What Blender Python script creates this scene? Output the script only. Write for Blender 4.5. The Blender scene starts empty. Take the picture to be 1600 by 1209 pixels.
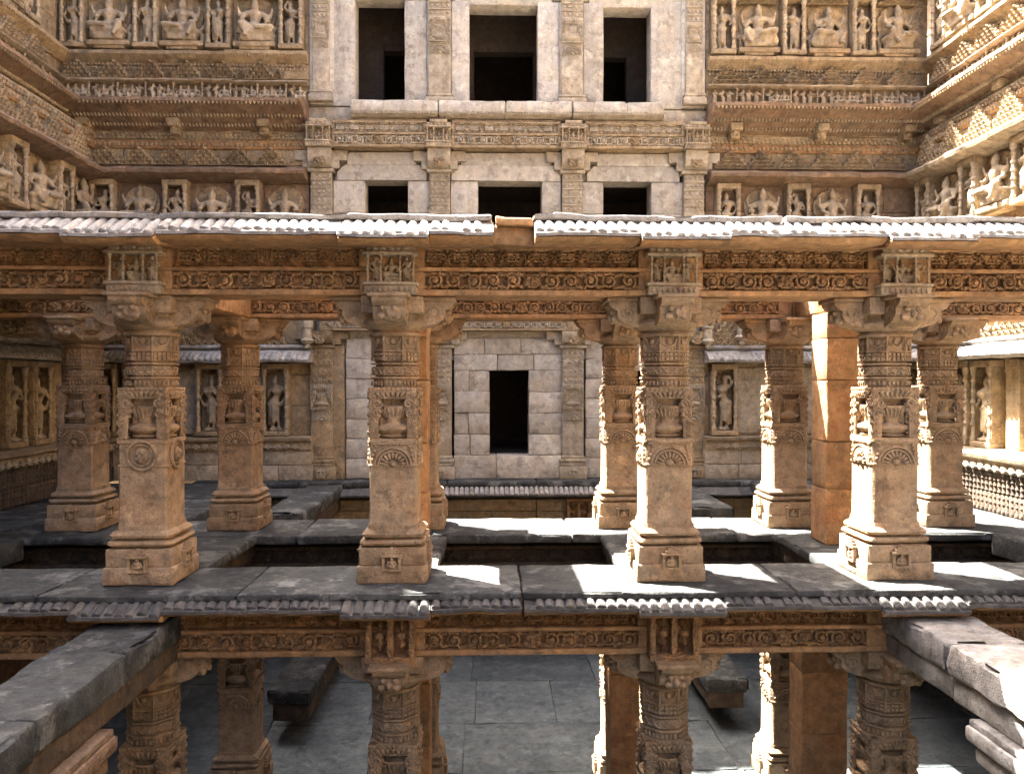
import bpy, bmesh, math, random
from mathutils import Vector, Matrix, noise

# ------------------------------------------------------------------ camera, sky, sun, exposure
sc = bpy.context.scene
COL = sc.collection
R = math.radians
cam_d = bpy.data.cameras.new('camera')
cam_d.sensor_width = 36.0
cam_d.lens = 36.0 * 1205 / 1600
cam_d.clip_start = 0.05
cam_d.clip_end = 500
cam = bpy.data.objects.new('camera', cam_d)
COL.objects.link(cam)
cam.location = (0, 0, 2.13)
cam.rotation_euler = (R(90 - 0.45), 0, R(-1.5))
sc.camera = cam

SUN = Vector((-0.45, 0.34, 1.0)).normalized()          # direction towards the sun
world = bpy.data.worlds.new('World')
sc.world = world
world.use_nodes = True
wn = world.node_tree.nodes
sky = wn.new('ShaderNodeTexSky')
sky.sky_type = 'NISHITA'
sky.sun_disc = False
sky.sun_elevation = math.asin(SUN.z)
sky.sun_rotation = math.atan2(SUN.x, SUN.y)
sky.air_density = 0.55
sky.dust_density = 6.0
sky.ozone_density = 0.3
world.node_tree.links.new(sky.outputs['Color'], wn['Background'].inputs['Color'])
wn['Background'].inputs['Strength'].default_value = 0.085
sun_d = bpy.data.lights.new('sun', 'SUN')
sun_d.energy = 5.0
sun_d.angle = R(0.55)
sun_d.color = (1.0, 0.95, 0.87)
sun_o = bpy.data.objects.new('sun', sun_d)
COL.objects.link(sun_o)
sun_o.location = (-12, 20, 30)
sun_o.rotation_euler = SUN.to_track_quat('Z', 'Y').to_euler()

sc.view_settings.view_transform = 'Standard'
sc.view_settings.look = 'None'
sc.view_settings.gamma = 1.0
sc.view_settings.use_curve_mapping = False
sc.view_settings.exposure = 4.2
sc.cycles.use_denoising = True
sc.cycles.use_adaptive_sampling = True
sc.cycles.adaptive_threshold = 0.02
sc.cycles.max_bounces = 8
sc.cycles.diffuse_bounces = 5
sc.cycles.glossy_bounces = 2

rnd = random.Random(11)

# ------------------------------------------------------------------ materials
ALB = 0.60
def stone(name, c1, c2, c3, stain=(0.10, 0.085, 0.07), stain_amt=0.45, grain=1.0, carve=0.0, vary=0.16, lichen=None, lichen_amt=0.0, carve_scale=16.0, rough=0.88):
    m = bpy.data.materials.new(name)
    c1, c2, c3, stain = (tuple(q * ALB for q in c) for c in (c1, c2, c3, stain))
    lichen = tuple(q * ALB for q in lichen) if lichen else None
    m.use_nodes = True
    nt = m.node_tree
    N, L = nt.nodes, nt.links
    b = N['Principled BSDF']
    b.inputs['Roughness'].default_value = rough
    b.inputs['Specular IOR Level'].default_value = 0.25
    pos = N.new('ShaderNodeNewGeometry').outputs['Position']
    oi = N.new('ShaderNodeObjectInfo')
    def ns(scale, detail=5.0, rg=0.55, vec=pos):
        n = N.new('ShaderNodeTexNoise')
        n.inputs['Scale'].default_value = scale
        n.inputs['Detail'].default_value = detail
        n.inputs['Roughness'].default_value = rg
        L.new(vec, n.inputs['Vector'])
        return n.outputs['Fac']
    def mr(v, a, b_, c, d):
        n = N.new('ShaderNodeMapRange')
        L.new(v, n.inputs[0])
        for i, q in enumerate((a, b_, c, d)):
            n.inputs[i + 1].default_value = q
        return n.outputs[0]
    def mix(f, a, b_, mode='MIX'):
        n = N.new('ShaderNodeMix')
        n.data_type = 'RGBA'
        n.blend_type = mode
        for sock, v in ((n.inputs[0], f), (n.inputs[6], a), (n.inputs[7], b_)):
            if hasattr(v, 'links'):
                L.new(v, sock)
            elif isinstance(v, tuple):
                sock.default_value = (*v, 1)
            else:
                sock.default_value = v
        return n.outputs[2]
    def math_(op, a, b_):
        n = N.new('ShaderNodeMath')
        n.operation = op
        for i, v in enumerate((a, b_)):
            if hasattr(v, 'links'):
                L.new(v, n.inputs[i])
            else:
                n.inputs[i].default_value = v
        return n.outputs[0]
    # offset the pattern for every stone, so neighbours differ
    off = N.new('ShaderNodeVectorMath')
    off.operation = 'MULTIPLY_ADD'
    cmb = N.new('ShaderNodeCombineXYZ')
    for i in range(3):
        L.new(oi.outputs['Random'], cmb.inputs[i])
    L.new(cmb.outputs[0], off.inputs[0])
    off.inputs[1].default_value = (7.3, 3.1, 5.7)
    L.new(pos, off.inputs[2])
    opos = off.outputs[0]
    c = mix(mr(ns(0.9, 4, 0.6, opos), 0.35, 0.65, 0, 1), c1, c2)
    c = mix(mr(ns(2.6, 5, 0.65, opos), 0.50, 0.72, 0, 0.85), c, c3)
    st = N.new('ShaderNodeVectorMath')
    st.operation = 'MULTIPLY'
    L.new(opos, st.inputs[0])
    st.inputs[1].default_value = (3.2, 3.2, 0.45)
    c = mix(mr(ns(1.0, 5, 0.68, st.outputs[0]), 0.52, 0.78, 0, stain_amt), c, stain)
    c = mix(mr(ns(4.5, 8, 0.74, opos), 0.545, 0.60, 0, stain_amt * 0.8), c, stain)
    # pale worn blotches and small black specks
    pale = tuple(min(0.62, q * 1.45) for q in c1)
    pv = N.new('ShaderNodeVectorMath')
    pv.operation = 'ADD'
    L.new(opos, pv.inputs[0])
    pv.inputs[1].default_value = (31.7, 12.3, 5.1)
    c = mix(mr(ns(3.3, 8, 0.72, pv.outputs[0]), 0.56, 0.62, 0, 0.55), c, pale)
    c = mix(mr(ns(26, 5, 0.7, pv.outputs[0]), 0.60, 0.66, 0, 0.6), c, stain)
    if lichen:
        c = mix(mr(ns(2.1, 9, 0.74, opos), 0.52, 0.60, 0, lichen_amt), c, lichen)
    g = mr(ns(7, 6, 0.68, opos), 0.3, 0.7, 1 - 0.36 * grain, 1 + 0.30 * grain)
    g = math_('MULTIPLY', g, mr(ns(70, 2, 0.6), 0.3, 0.7, 1 - 0.14 * grain, 1 + 0.12 * grain))
    g = math_('MULTIPLY', g, mr(oi.outputs['Random'], 0, 1, 1 - vary, 1 + vary))
    cg = N.new('ShaderNodeCombineXYZ')
    for i in range(3):
        L.new(g, cg.inputs[i])
    c = mix(1.0, c, cg.outputs[0], 'MULTIPLY')
    # pits
    v = N.new('ShaderNodeTexVoronoi')
    v.inputs['Scale'].default_value = 30
    L.new(pos, v.inputs['Vector'])
    pit = mr(v.outputs['Distance'], 0.0, 0.22, 0.0, 1.0)
    L.new(c, b.inputs['Base Color'])
    h = math_('ADD', math_('MULTIPLY', ns(10, 4, 0.7), 1.7), math_('MULTIPLY', pit, 0.16))
    h = math_('ADD', h, math_('MULTIPLY', ns(60, 1, 0.6), 0.4))
    bp = N.new('ShaderNodeBump')
    bp.inputs['Strength'].default_value = 0.62
    bp.inputs['Distance'].default_value = 0.022
    L.new(h, bp.inputs['Height'])
    out = bp.outputs['Normal']
    if carve:
        v2 = N.new('ShaderNodeTexVoronoi')
        v2.feature = 'DISTANCE_TO_EDGE'
        v2.inputs['Scale'].default_value = carve_scale
        v2.inputs['Randomness'].default_value = 0.65
        L.new(pos, v2.inputs['Vector'])
        b2 = N.new('ShaderNodeBump')
        b2.inputs['Strength'].default_value = carve
        b2.inputs['Distance'].default_value = 0.05
        L.new(mr(v2.outputs['Distance'], 0.02, 0.16, 0, 1), b2.inputs['Height'])
        L.new(out, b2.inputs['Normal'])
        out = b2.outputs['Normal']
    L.new(out, b.inputs['Normal'])
    return m

M_OR = stone('orange_sandstone', (0.60, 0.335, 0.145), (0.53, 0.315, 0.16), (0.56, 0.265, 0.11), stain_amt=0.5)
M_ORC = stone('carved_orange_sandstone', (0.60, 0.345, 0.155), (0.53, 0.32, 0.165), (0.56, 0.27, 0.115), stain_amt=0.5, carve=0.6, carve_scale=24)
M_COL = stone('column_sandstone', (0.53, 0.355, 0.20), (0.47, 0.34, 0.215), (0.50, 0.285, 0.145), stain_amt=0.5, vary=0.13)
M_PLAIN = stone('reddish_plain_sandstone', (0.54, 0.285, 0.125), (0.47, 0.28, 0.14), (0.52, 0.215, 0.09), stain_amt=0.35)
M_FAC = stone('tan_carved_stone', (0.54, 0.395, 0.225), (0.50, 0.385, 0.245), (0.46, 0.295, 0.165), stain_amt=0.55, carve=0.3, carve_scale=20)
M_FIG = stone('weathered_figure_stone', (0.58, 0.455, 0.295), (0.53, 0.43, 0.30), (0.48, 0.33, 0.205), stain_amt=0.45)
M_RED = stone('red_brown_stone', (0.36, 0.225, 0.135), (0.33, 0.235, 0.155), (0.31, 0.18, 0.115), stain_amt=0.45, carve=0.25)
M_PALE = stone('pale_dressed_stone', (0.78, 0.70, 0.58), (0.71, 0.655, 0.57), (0.77, 0.645, 0.465), stain=(0.24, 0.205, 0.165), stain_amt=0.55, grain=0.6, vary=0.14)
M_PALEC = stone('pale_carved_stone', (0.64, 0.54, 0.395), (0.59, 0.51, 0.395), (0.60, 0.46, 0.29), stain=(0.20, 0.16, 0.12), stain_amt=0.4, vary=0.10)
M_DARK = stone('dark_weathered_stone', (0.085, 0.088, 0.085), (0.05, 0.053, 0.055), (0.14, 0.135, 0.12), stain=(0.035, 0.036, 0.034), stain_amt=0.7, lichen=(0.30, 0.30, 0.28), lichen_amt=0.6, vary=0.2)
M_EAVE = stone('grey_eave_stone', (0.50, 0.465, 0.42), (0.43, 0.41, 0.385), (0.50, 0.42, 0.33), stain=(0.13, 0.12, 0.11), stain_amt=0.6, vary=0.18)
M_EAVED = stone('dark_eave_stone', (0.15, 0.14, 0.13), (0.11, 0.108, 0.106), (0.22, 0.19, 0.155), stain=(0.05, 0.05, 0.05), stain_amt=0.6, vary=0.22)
M_FLOOR = stone('grey_paving_stone', (0.155, 0.175, 0.18), (0.10, 0.118, 0.126), (0.21, 0.222, 0.22), stain=(0.045, 0.052, 0.054), stain_amt=0.6, lichen=(0.24, 0.25, 0.25), lichen_amt=0.25, grain=0.6, vary=0.2)
M_DBR = stone('dark_brown_weathered_and_shade_stone', (0.15, 0.105, 0.07), (0.11, 0.085, 0.065), (0.20, 0.125, 0.075), stain=(0.04, 0.037, 0.033), stain_amt=0.7)  # weathered beams; also carries the painted shade of the side wall plinths
M_ROOM = stone('shade_dark_chamber_stone', (0.085, 0.06, 0.042), (0.065, 0.05, 0.04), (0.06, 0.042, 0.032))  # gloom of the chambers put into the stone colour

# ------------------------------------------------------------------ mesh building
class MB:
    def __init__(self):
        self.v, self.f = [], []
        self.M = Matrix()
    def at(self, x=0, y=0, z=0, rz=0, s=1.0, rx=0, ry=0):
        S = s if isinstance(s, (tuple, list)) else (s, s, s)
        self.M = Matrix.Translation((x, y, z)) @ Matrix.Rotation(rz, 4, 'Z') @ Matrix.Rotation(ry, 4, 'Y') @ Matrix.Rotation(rx, 4, 'X') @ Matrix.Diagonal((*S, 1))
        return self
    def add(self, vs, fs):
        o = len(self.v)
        M = self.M
        flip = M.determinant() < 0
        self.v += [M @ Vector(p) for p in vs]
        for f in fs:
            t = [o + i for i in f]
            self.f.append(t[::-1] if flip else t)
        return self
    def box(self, x0, x1, y0, y1, z0, z1):
        v = [(x0, y0, z0), (x1, y0, z0), (x1, y1, z0), (x0, y1, z0), (x0, y0, z1), (x1, y0, z1), (x1, y1, z1), (x0, y1, z1)]
        return self.add(v, [(3, 2, 1, 0), (4, 5, 6, 7), (0, 1, 5, 4), (1, 2, 6, 5), (2, 3, 7, 6), (3, 0, 4, 7)])
    def rblock(self, x0, x1, y0, y1, z0, z1, b=0.012, cell=0.3, jit=0.006, seed=0, chip=0.0):
        """rounded, slightly uneven stone block"""
        c = Vector(((x0 + x1) / 2, (y0 + y1) / 2, (z0 + z1) / 2))
        h = Vector((abs(x1 - x0) / 2, abs(y1 - y0) / 2, abs(z1 - z0) / 2))
        b = min(b, 0.45 * min(h))
        ax = []
        for i in range(3):
            n = max(1, min(14, int(round(2 * (h[i] - b) / cell))))
            inner = [-(h[i] - b) + 2 * (h[i] - b) * k / n for k in range(n + 1)]
            ax.append([-h[i]] + inner + [h[i]])
        idx, vs = {}, []
        nx, ny, nz = (len(a) for a in ax)
        def vid(i, j, k):
            key = (i, j, k)
            if key in idx:
                return idx[key]
            p = Vector((ax[0][i], ax[1][j], ax[2][k]))
            q = Vector(tuple(max(-(h[a] - b), min(h[a] - b, p[a])) for a in range(3)))
            d = p - q
            ex = sum(1 for a in range(3) if abs(abs(p[a]) - h[a]) < 1e-6)
            if d.length > 1e-9:
                p = q + d.normalized() * b
            w = p + c
            nv = noise.noise_vector(w * 2.7 + Vector((seed * 3.1, seed * 1.7, seed)))
            nf = noise.noise_vector(w * 9.0 + Vector((seed, seed * 2.3, seed * 1.1)))
            w = w + nv * jit + nf * jit * 0.5
            if chip and ex >= 2:
                t = noise.noise(w * 4.0 + Vector((seed * 5.0, 0, 0)))
                if t > 0.12:
                    w = w - p.normalized() * chip * (t - 0.12) * 2.2
            idx[key] = len(vs)
            vs.append(w)
            return idx[key]
        fs = []
        for (na, nb, mk, hi) in ((ny, nz, lambda s: (lambda a, b_: (s, a, b_)), nx - 1), (nz, nx, lambda s: (lambda a, b_: (b_, s, a)), ny - 1), (nx, ny, lambda s: (lambda a, b_: (a, b_, s)), nz - 1)):
            for s, rev in ((hi, False), (0, True)):
                g = mk(s)
                for a in range(na - 1):
                    for b2 in range(nb - 1):
                        q = [vid(*g(a, b2)), vid(*g(a + 1, b2)), vid(*g(a + 1, b2 + 1)), vid(*g(a, b2 + 1))]
                        fs.append(q[::-1] if rev else q)
        return self.add(vs, fs)
    def lathe(self, prof, n=16, ph=0.0, a0=0.0, a1=None, sq=None):
        full = a1 is None
        a1 = a0 + 2 * math.pi if full else a1
        m = n if full else n + 1
        vs, fs = [], []
        for r, z in prof:
            for k in range(m):
                a = a0 + ph + (a1 - a0) * k / n
                vs.append((r * math.cos(a), r * math.sin(a), z))
        P = len(prof)
        for i in range(P - 1):
            for k in range(n):
                k2 = (k + 1) % m if full else k + 1
                fs.append((i * m + k, i * m + k2, (i + 1) * m + k2, (i + 1) * m + k))
        if full:
            fs.append(tuple(range(m))[::-1])
            fs.append(tuple((P - 1) * m + k for k in range(m)))
        return self.add(vs, fs)
    def ell(self, c, r, nu=8, nv=5):
        vs, fs = [(c[0], c[1], c[2] - r[2])], []
        for j in range(1, nv):
            t = math.pi * j / nv
            for i in range(nu):
                a = 2 * math.pi * i / nu
                vs.append((c[0] + r[0] * math.sin(t) * math.cos(a), c[1] + r[1] * math.sin(t) * math.sin(a), c[2] - r[2] * math.cos(t)))
        vs.append((c[0], c[1], c[2] + r[2]))
        T = len(vs) - 1
        for i in range(nu):
            i2 = (i + 1) % nu
            fs.append((0, 1 + i2, 1 + i))
            for j in range(nv - 2):
                a, b = 1 + j * nu, 1 + (j + 1) * nu
                fs.append((a + i, a + i2, b + i2, b + i))
            fs.append((T, 1 + (nv - 2) * nu + i, 1 + (nv - 2) * nu + i2))
        return self.add(vs, fs)
    def tube(self, path, rad, n=6, closed=False):
        """rad: number or list"""
        P = [Vector(p) for p in path]
        m = len(P)
        rr = rad if isinstance(rad, (list, tuple)) else [rad] * m
        vs, fs = [], []
        for i, p in enumerate(P):
            a = P[(i - 1) % m] if (closed or i > 0) else P[i]
            b = P[(i + 1) % m] if (closed or i < m - 1) else P[i]
            t = (b - a).normalized()
            u = t.cross(Vector((0, 1, 0)))
            if u.length < 0.05:
                u = t.cross(Vector((1, 0, 0)))
            u.normalize()
            w = t.cross(u)
            for k in range(n):
                q = 2 * math.pi * k / n
                vs.append(p + (u * math.cos(q) + w * math.sin(q)) * rr[i])
        for i in range(m if closed else m - 1):
            a, b = i * n, ((i + 1) % m) * n
            for k in range(n):
                k2 = (k + 1) % n
                fs.append((a + k, b + k, b + k2, a + k2))
        if not closed:
            fs.append(tuple(range(n)))
            fs.append(tuple((m - 1) * n + k for k in range(n))[::-1])
        return self.add(vs, fs)
    def cap(self, a, b, ra, rb, n=8):
        """capsule with two radii"""
        a, b = Vector(a), Vector(b)
        d = (b - a).normalized() if (b - a).length > 1e-6 else Vector((0, 0, 1))
        p = [a - d * ra, a - d * ra * .7, a, b, b + d * rb * .7, b + d * rb]
        return self.tube(p, [ra * .05, ra * .72, ra, rb, rb * .72, rb * .05], n)
    def extr(self, prof, x0, x1, seg=0.2, jit=0.004, seed=0, fr=3.0):
        """closed (y, z) outline pulled along x, a little uneven; the outline runs clockwise seen from +x"""
        n = max(1, int(round(abs(x1 - x0) / seg)))
        m = len(prof)
        vs, fs = [], []
        for i in range(n + 1):
            x = x0 + (x1 - x0) * i / n
            for (y, z) in prof:
                q = Vector((x, y, z))
                w = noise.noise_vector(q * fr + Vector((seed * 2.3, seed, seed * 4.1)))
                w2 = noise.noise_vector(q * fr * 4 + Vector((seed * 1.3, seed * 2, seed)))
                e = Vector((0 if i in (0, n) else 0.3, 1, 1))
                vs.append(q + (w * jit + w2 * jit * .6) * e)
        for i in range(n):
            for k in range(m):
                k2 = (k + 1) % m
                fs.append((i * m + k, i * m + k2, (i + 1) * m + k2, (i + 1) * m + k))
        fs.append(tuple(range(m))[::-1])
        fs.append(tuple(n * m + k for k in range(m)))
        return self.add(vs, fs)
    def mesh(self, name, mat, ang=38):
        me = bpy.data.meshes.new(name)
        me.from_pydata([tuple(p) for p in self.v], [], self.f)
        me.materials.append(mat)
        bm = bmesh.new()
        bm.from_mesh(me)
        bmesh.ops.recalc_face_normals(bm, faces=bm.faces)
        bm.to_mesh(me)
        bm.free()
        me.polygons.foreach_set('use_smooth', [True] * len(me.polygons))
        me.set_sharp_from_angle(angle=R(ang))
        return me

def obj(name, me, parent=None, loc=(0, 0, 0), rz=0.0, s=1.0, ry=0.0):
    o = bpy.data.objects.new(name, me)
    COL.objects.link(o)
    o.location = loc
    if rz or ry:
        o.rotation_euler = (0, ry, rz)
    if s != 1.0:
        o.scale = s if isinstance(s, (tuple, list)) else (s, s, s)
    if parent:
        o.parent = parent
    return o

def thing(name, label, cat, loc=(0, 0, 0), rz=0.0, group=None):
    o = bpy.data.objects.new(name, None)
    COL.objects.link(o)
    o.empty_display_size = 0.2
    o.location = loc
    o.rotation_euler = (0, 0, rz)
    o['label'] = label
    o['category'] = cat
    o['kind'] = 'thing'
    if group:
        o['group'] = group
    return o

def tag(o, label, cat, group=None):
    o['label'] = label
    o['category'] = cat
    o['kind'] = 'thing'
    if group:
        o['group'] = group
    return o

# ------------------------------------------------------------------ carved motifs (meshes shared by many pieces)
def remeshed(name, mb, mat, vox, ratio=None):
    me = bpy.data.meshes.new(name + '_raw')
    me.from_pydata([tuple(p) for p in mb.v], [], mb.f)
    o = bpy.data.objects.new(name + '_raw', me)
    COL.objects.link(o)
    md = o.modifiers.new('r', 'REMESH')
    md.mode = 'VOXEL'
    md.voxel_size = vox
    sm = o.modifiers.new('s', 'SMOOTH')
    sm.factor = 0.5
    sm.iterations = 2
    if ratio:
        dc = o.modifiers.new('d', 'DECIMATE')
        dc.ratio = ratio
    dg = bpy.context.evaluated_depsgraph_get()
    out = bpy.data.meshes.new_from_object(o.evaluated_get(dg))
    out.name = name
    bpy.data.objects.remove(o)
    bpy.data.meshes.remove(me)
    out.materials.clear()
    out.materials.append(mat)
    out.polygons.foreach_set('use_smooth', [True] * len(out.polygons))
    return out

def standing(v):
    """figure 1 m tall, hips swung to one side, facing -y"""
    b = MB()
    s = 1 if v % 2 == 0 else -1
    def X(x):
        return x * s
    hip, ch, hd = X(.045), X(-.03), X(.03)
    b.cap((hip, 0, .50), (ch * .2, 0, .60), .105, .075)
    b.cap((ch * .2, 0, .60), (ch, 0, .72), .075, .11)
    b.cap((ch - .1, 0, .765), (ch + .1, 0, .765), .055, .055)
    b.ell((ch - .055, -.085, .72), (.05, .05, .05))
    b.ell((ch + .055, -.085, .72), (.05, .05, .05))
    b.cap((ch, 0, .78), (hd, -.01, .85), .045, .04)
    b.ell((hd, -.015, .885), (.062, .068, .072))
    b.cap((hd, 0, .93), (hd, .01, 1.0), .066, .03)
    b.cap((hip + X(.06), 0, .49), (X(.10), -.035, .27), .082, .055)
    b.cap((X(.10), -.035, .27), (X(.07), 0, .05), .052, .034)
    b.cap((hip - X(.06), 0, .49), (X(-.03), -.03, .28), .08, .055)
    b.cap((X(-.03), -.03, .28), (X(-.06), .0, .05), .05, .034)
    b.cap((X(.07), 0, .03), (X(.10), -.10, .025), .035, .025)
    b.cap((X(-.06), 0, .03), (X(-.09), -.10, .025), .035, .025)
    b.cap((hip - .11, -.04, .48), (hip + .11, -.04, .48), .05, .05)
    b.cap((hip, -.09, .46), (hip * .6, -.09, .16), .022, .035)
    if v in (0, 1):
        b.cap((ch + X(.13), 0, .77), (ch + X(.215), -.03, .63), .042, .035)
        b.cap((ch + X(.215), -.03, .63), (ch + X(.14), -.11, .73), .034, .028)
        b.cap((ch - X(.13), 0, .77), (ch - X(.22), -.02, .62), .042, .035)
        b.cap((ch - X(.22), -.02, .62), (X(-.12), -.07, .46), .034, .028)
    elif v == 2:
        b.cap((ch + .13, 0, .77), (ch + .23, -.02, .86), .042, .034)
        b.cap((ch + .23, -.02, .86), (hd + .08, -.02, 1.0), .033, .027)
        b.cap((ch - .13, 0, .77), (ch - .21, -.03, .61), .042, .034)
        b.cap((ch - .21, -.03, .61), (-.10, -.10, .60), .033, .027)
    else:
        for q in (1, -1):
            b.cap((ch + q * .13, 0, .77), (ch + q * .24, -.02, .66), .042, .034)
            b.cap((ch + q * .24, -.02, .66), (ch + q * .25, -.08, .80), .033, .027)
            b.cap((ch + q * .13, 0, .75), (ch + q * .19, -.04, .58), .04, .032)
            b.cap((ch + q * .19, -.04, .58), (ch + q * .12, -.10, .53), .03, .026)
    b.cap((X(.2), .02, .42), (X(.17), .02, .1), .02, .03)
    b.ell((0, .0, .012), (.2, .12, .03))
    return b

def seated(v):
    """seated deity 1 m tall, one leg folded and one hanging, facing -y"""
    b = MB()
    s = 1 if v % 2 == 0 else -1
    b.cap((0, 0, .33), (0, 0, .42), .15, .10)
    b.cap((0, 0, .42), (0, 0, .58), .10, .135)
    b.cap((-.14, 0, .635), (.14, 0, .635), .065, .065)
    b.cap((0, 0, .65), (0, -.01, .73), .055, .05)
    b.ell((0, -.02, .775), (.085, .09, .095))
    b.cap((0, 0, .84), (0, .01, .97), .085, .035)
    b.cap((s * .10, -.04, .31), (s * .34, -.16, .30), .095, .07)
    b.cap((s * .34, -.16, .30), (s * .02, -.24, .26), .065, .045)
    b.cap((-s * .10, -.04, .31), (-s * .27, -.19, .32), .095, .07)
    b.cap((-s * .27, -.19, .32), (-s * .16, -.22, .08), .065, .045)
    b.cap((-s * .16, -.22, .07), (-s * .20, -.31, .05), .045, .03)
    for q in (1, -1):
        b.cap((q * .18, 0, .63), (q * .29, -.03, .46), .055, .045)
        b.cap((q * .29, -.03, .46), (q * .20, -.16, .40 + .06 * (q == s)), .042, .034)
        b.cap((q * .18, .03, .64), (q * .32, .02, .58), .05, .04)
        b.cap((q * .32, .02, .58), (q * .35, -.02, .76), .038, .03)
    b.ell((s * .33, -.0, .14), (.10, .08, .13))
    b.ell((s * .33, -.02, .30), (.055, .055, .06))
    b.rblock(-.36, .36, -.16, .14, .16, .25, b=.02, cell=.3, jit=.004)
    b.rblock(-.30, .30, -.13, .12, .0, .17, b=.02, cell=.3, jit=.004)
    return b

STAND = [remeshed('standing_figure_relief_%s' % 'abcd'[i], standing(i), M_FIG, 0.026, 0.55) for i in range(4)]
SEAT = [remeshed('seated_figure_relief_%s' % 'ab'[i], seated(i), M_FIG, 0.028, 0.55) for i in range(2)]
TINY = [remeshed('frieze_figure_relief_a', standing(3), M_FIG, 0.045, 0.6), remeshed('frieze_figure_relief_b', seated(0), M_FIG, 0.045, 0.6), remeshed('frieze_figure_relief_c', standing(2), M_FIG, 0.045, 0.6)]

def with_mat(me, mat):
    c = me.copy()
    c.materials.clear()
    c.materials.append(mat)
    return c

def spiral(b, cx, cz, r0, turns, rad, y=-0.02, s=1, a0=0.0, n=20):
    p, rr = [], []
    for i in range(n):
        t = i / (n - 1)
        a = a0 + s * t * turns * 2 * math.pi
        r = r0 * (1 - .80 * t)
        p.append((cx + r * math.cos(a), y - .012 * t, cz + r * math.sin(a)))
        rr.append(rad * (1 - .25 * t))
    b.tube(p, rr, 5)

def m_scroll():
    b = MB()
    spiral(b, 0, 0, .068, 1.55, .017, y=-.018, a0=-2.2)
    b.tube([(-.10 + .02 * i, -.016, .062 * math.sin(-math.pi / 2 + math.pi * i / 10)) for i in range(11)], .012, 5)
    for q, (x, z) in enumerate(((-.07, .055), (.07, -.055), (.075, .05), (-.075, -.05))):
        b.ell((x, -.02, z), (.026, .02, .02), 6, 4)
    b.ell((0, -.03, 0), (.024, .022, .024), 6, 4)
    for a, l in ((.7, .075), (2.2, .08), (3.9, .075), (5.3, .08)):
        b.at(math.cos(a) * .052, 0, math.sin(a) * .052, ry=-a)
        b.ell((.02, -.022, 0), (.034, .02, .014), 6, 4)
    b.at()
    return b.mesh('scroll_relief', M_ORC)

def m_slot():
    """little panel of two rows of dentils in a frame"""
    b = MB()
    b.box(-.10, .10, -.045, .0, .135, .155)
    b.box(-.10, .10, -.045, .0, -.005, .012)
    b.box(-.10, .10, -.03, .0, .05, .075)
    for k in range(4):
        x = -.078 + k * .052
        b.box(x - .017, x + .017, -.036, 0, .018, .046)
    for k in range(2):
        x = -.05 + k * .1
        b.box(x - .04, x + .04, -.03, 0, .082, .112)
    return b.mesh('dentil_panel', M_ORC)

def m_volutes():
    b = MB()
    for s in (1, -1):
        spiral(b, s * .045, .08, .05, 1.3, .014, y=-.018, s=-s, a0=math.pi / 2, n=14)
    b.ell((0, -.02, .02), (.04, .03, .035), 7, 5)
    b.ell((0, -.02, .15), (.03, .025, .02), 6, 4)
    return b.mesh('volute_pair', M_ORC)

def m_bud():
    b = MB()
    for k in range(5):
        a = math.pi * (k + .5) / 5
        b.at(0, 0, 0, ry=-a)
        b.ell((.035, -.015, 0), (.03, .02, .013), 6, 4)
    b.at()
    b.ell((0, -.02, -.005), (.018, .02, .018), 6, 4)
    return b.mesh('lotus_bud', M_ORC)

def m_face(mat, name='lion_face'):
    """grinning lion mask, about .2 m"""
    b = MB()
    b.ell((0, -.01, .0), (.085, .05, .075), 10, 7)
    for s in (1, -1):
        b.ell((s * .04, -.055, .022), (.024, .022, .022), 7, 5)
        b.ell((s * .058, -.045, -.03), (.03, .026, .026), 7, 5)
        b.ell((s * .08, -.02, .06), (.022, .02, .035), 6, 4)
        b.cap((s * .015, -.06, .05), (s * .07, -.04, .058), .012, .01, 5)
    b.ell((0, -.065, -.008), (.02, .025, .03), 7, 5)
    b.cap((-.04, -.055, -.06), (.04, -.055, -.06), .012, .012, 5)
    return b.mesh(name, mat)

SCROLL, SLOT, VOLUTE, BUD, FACE = m_scroll(), m_slot(), m_volutes(), m_bud(), m_face(M_ORC)
FACE_P = with_mat(FACE, M_FAC)
SCROLL_P, SLOT_P, VOLUTE_P, BUD_P = (with_mat(m, M_PALEC) for m in (SCROLL, SLOT, VOLUTE, BUD))

def m_gable(mat, rows=4, name='carved_gable'):
    """stepped pediment of small horseshoe arches; 1 m wide, about .62 high"""
    b = MB()
    cw = 1.0 / (rows + 1)
    rh = .56 / rows
    for r in range(rows):
        n = rows + 1 - r
        b.box(-n * cw / 2, n * cw / 2, -.03, .06, r * rh, (r + 1) * rh + .004)
        b.box(-n * cw / 2 - .01, n * cw / 2 + .01, -.055, .06, r * rh, r * rh + rh * .2)
        for k in range(n):
            x = (k - (n - 1) / 2) * cw
            p = [(x + cw * .36 * math.cos(t), -.055, r * rh + rh * .34 + rh * .5 * math.sin(t)) for t in [math.pi * (-.12 + 1.24 * i / 6) for i in range(7)]]
            b.tube(p, cw * .1, 4)
            b.ell((x, -.035, r * rh + rh * .45), (cw * .12, .04, rh * .2), 5, 4)
    b.ell((0, -.02, .60), (.07, .05, .07), 7, 5)
    for s in (1, -1):
        b.ell((s * .44, -.04, .15), (.035, .03, .07), 6, 4)
    return b.mesh(name, mat, 50)

GABLE = m_gable(M_FAC)
GABLE_BIG = m_gable(M_FAC, 6, 'carved_gable_large')

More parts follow.
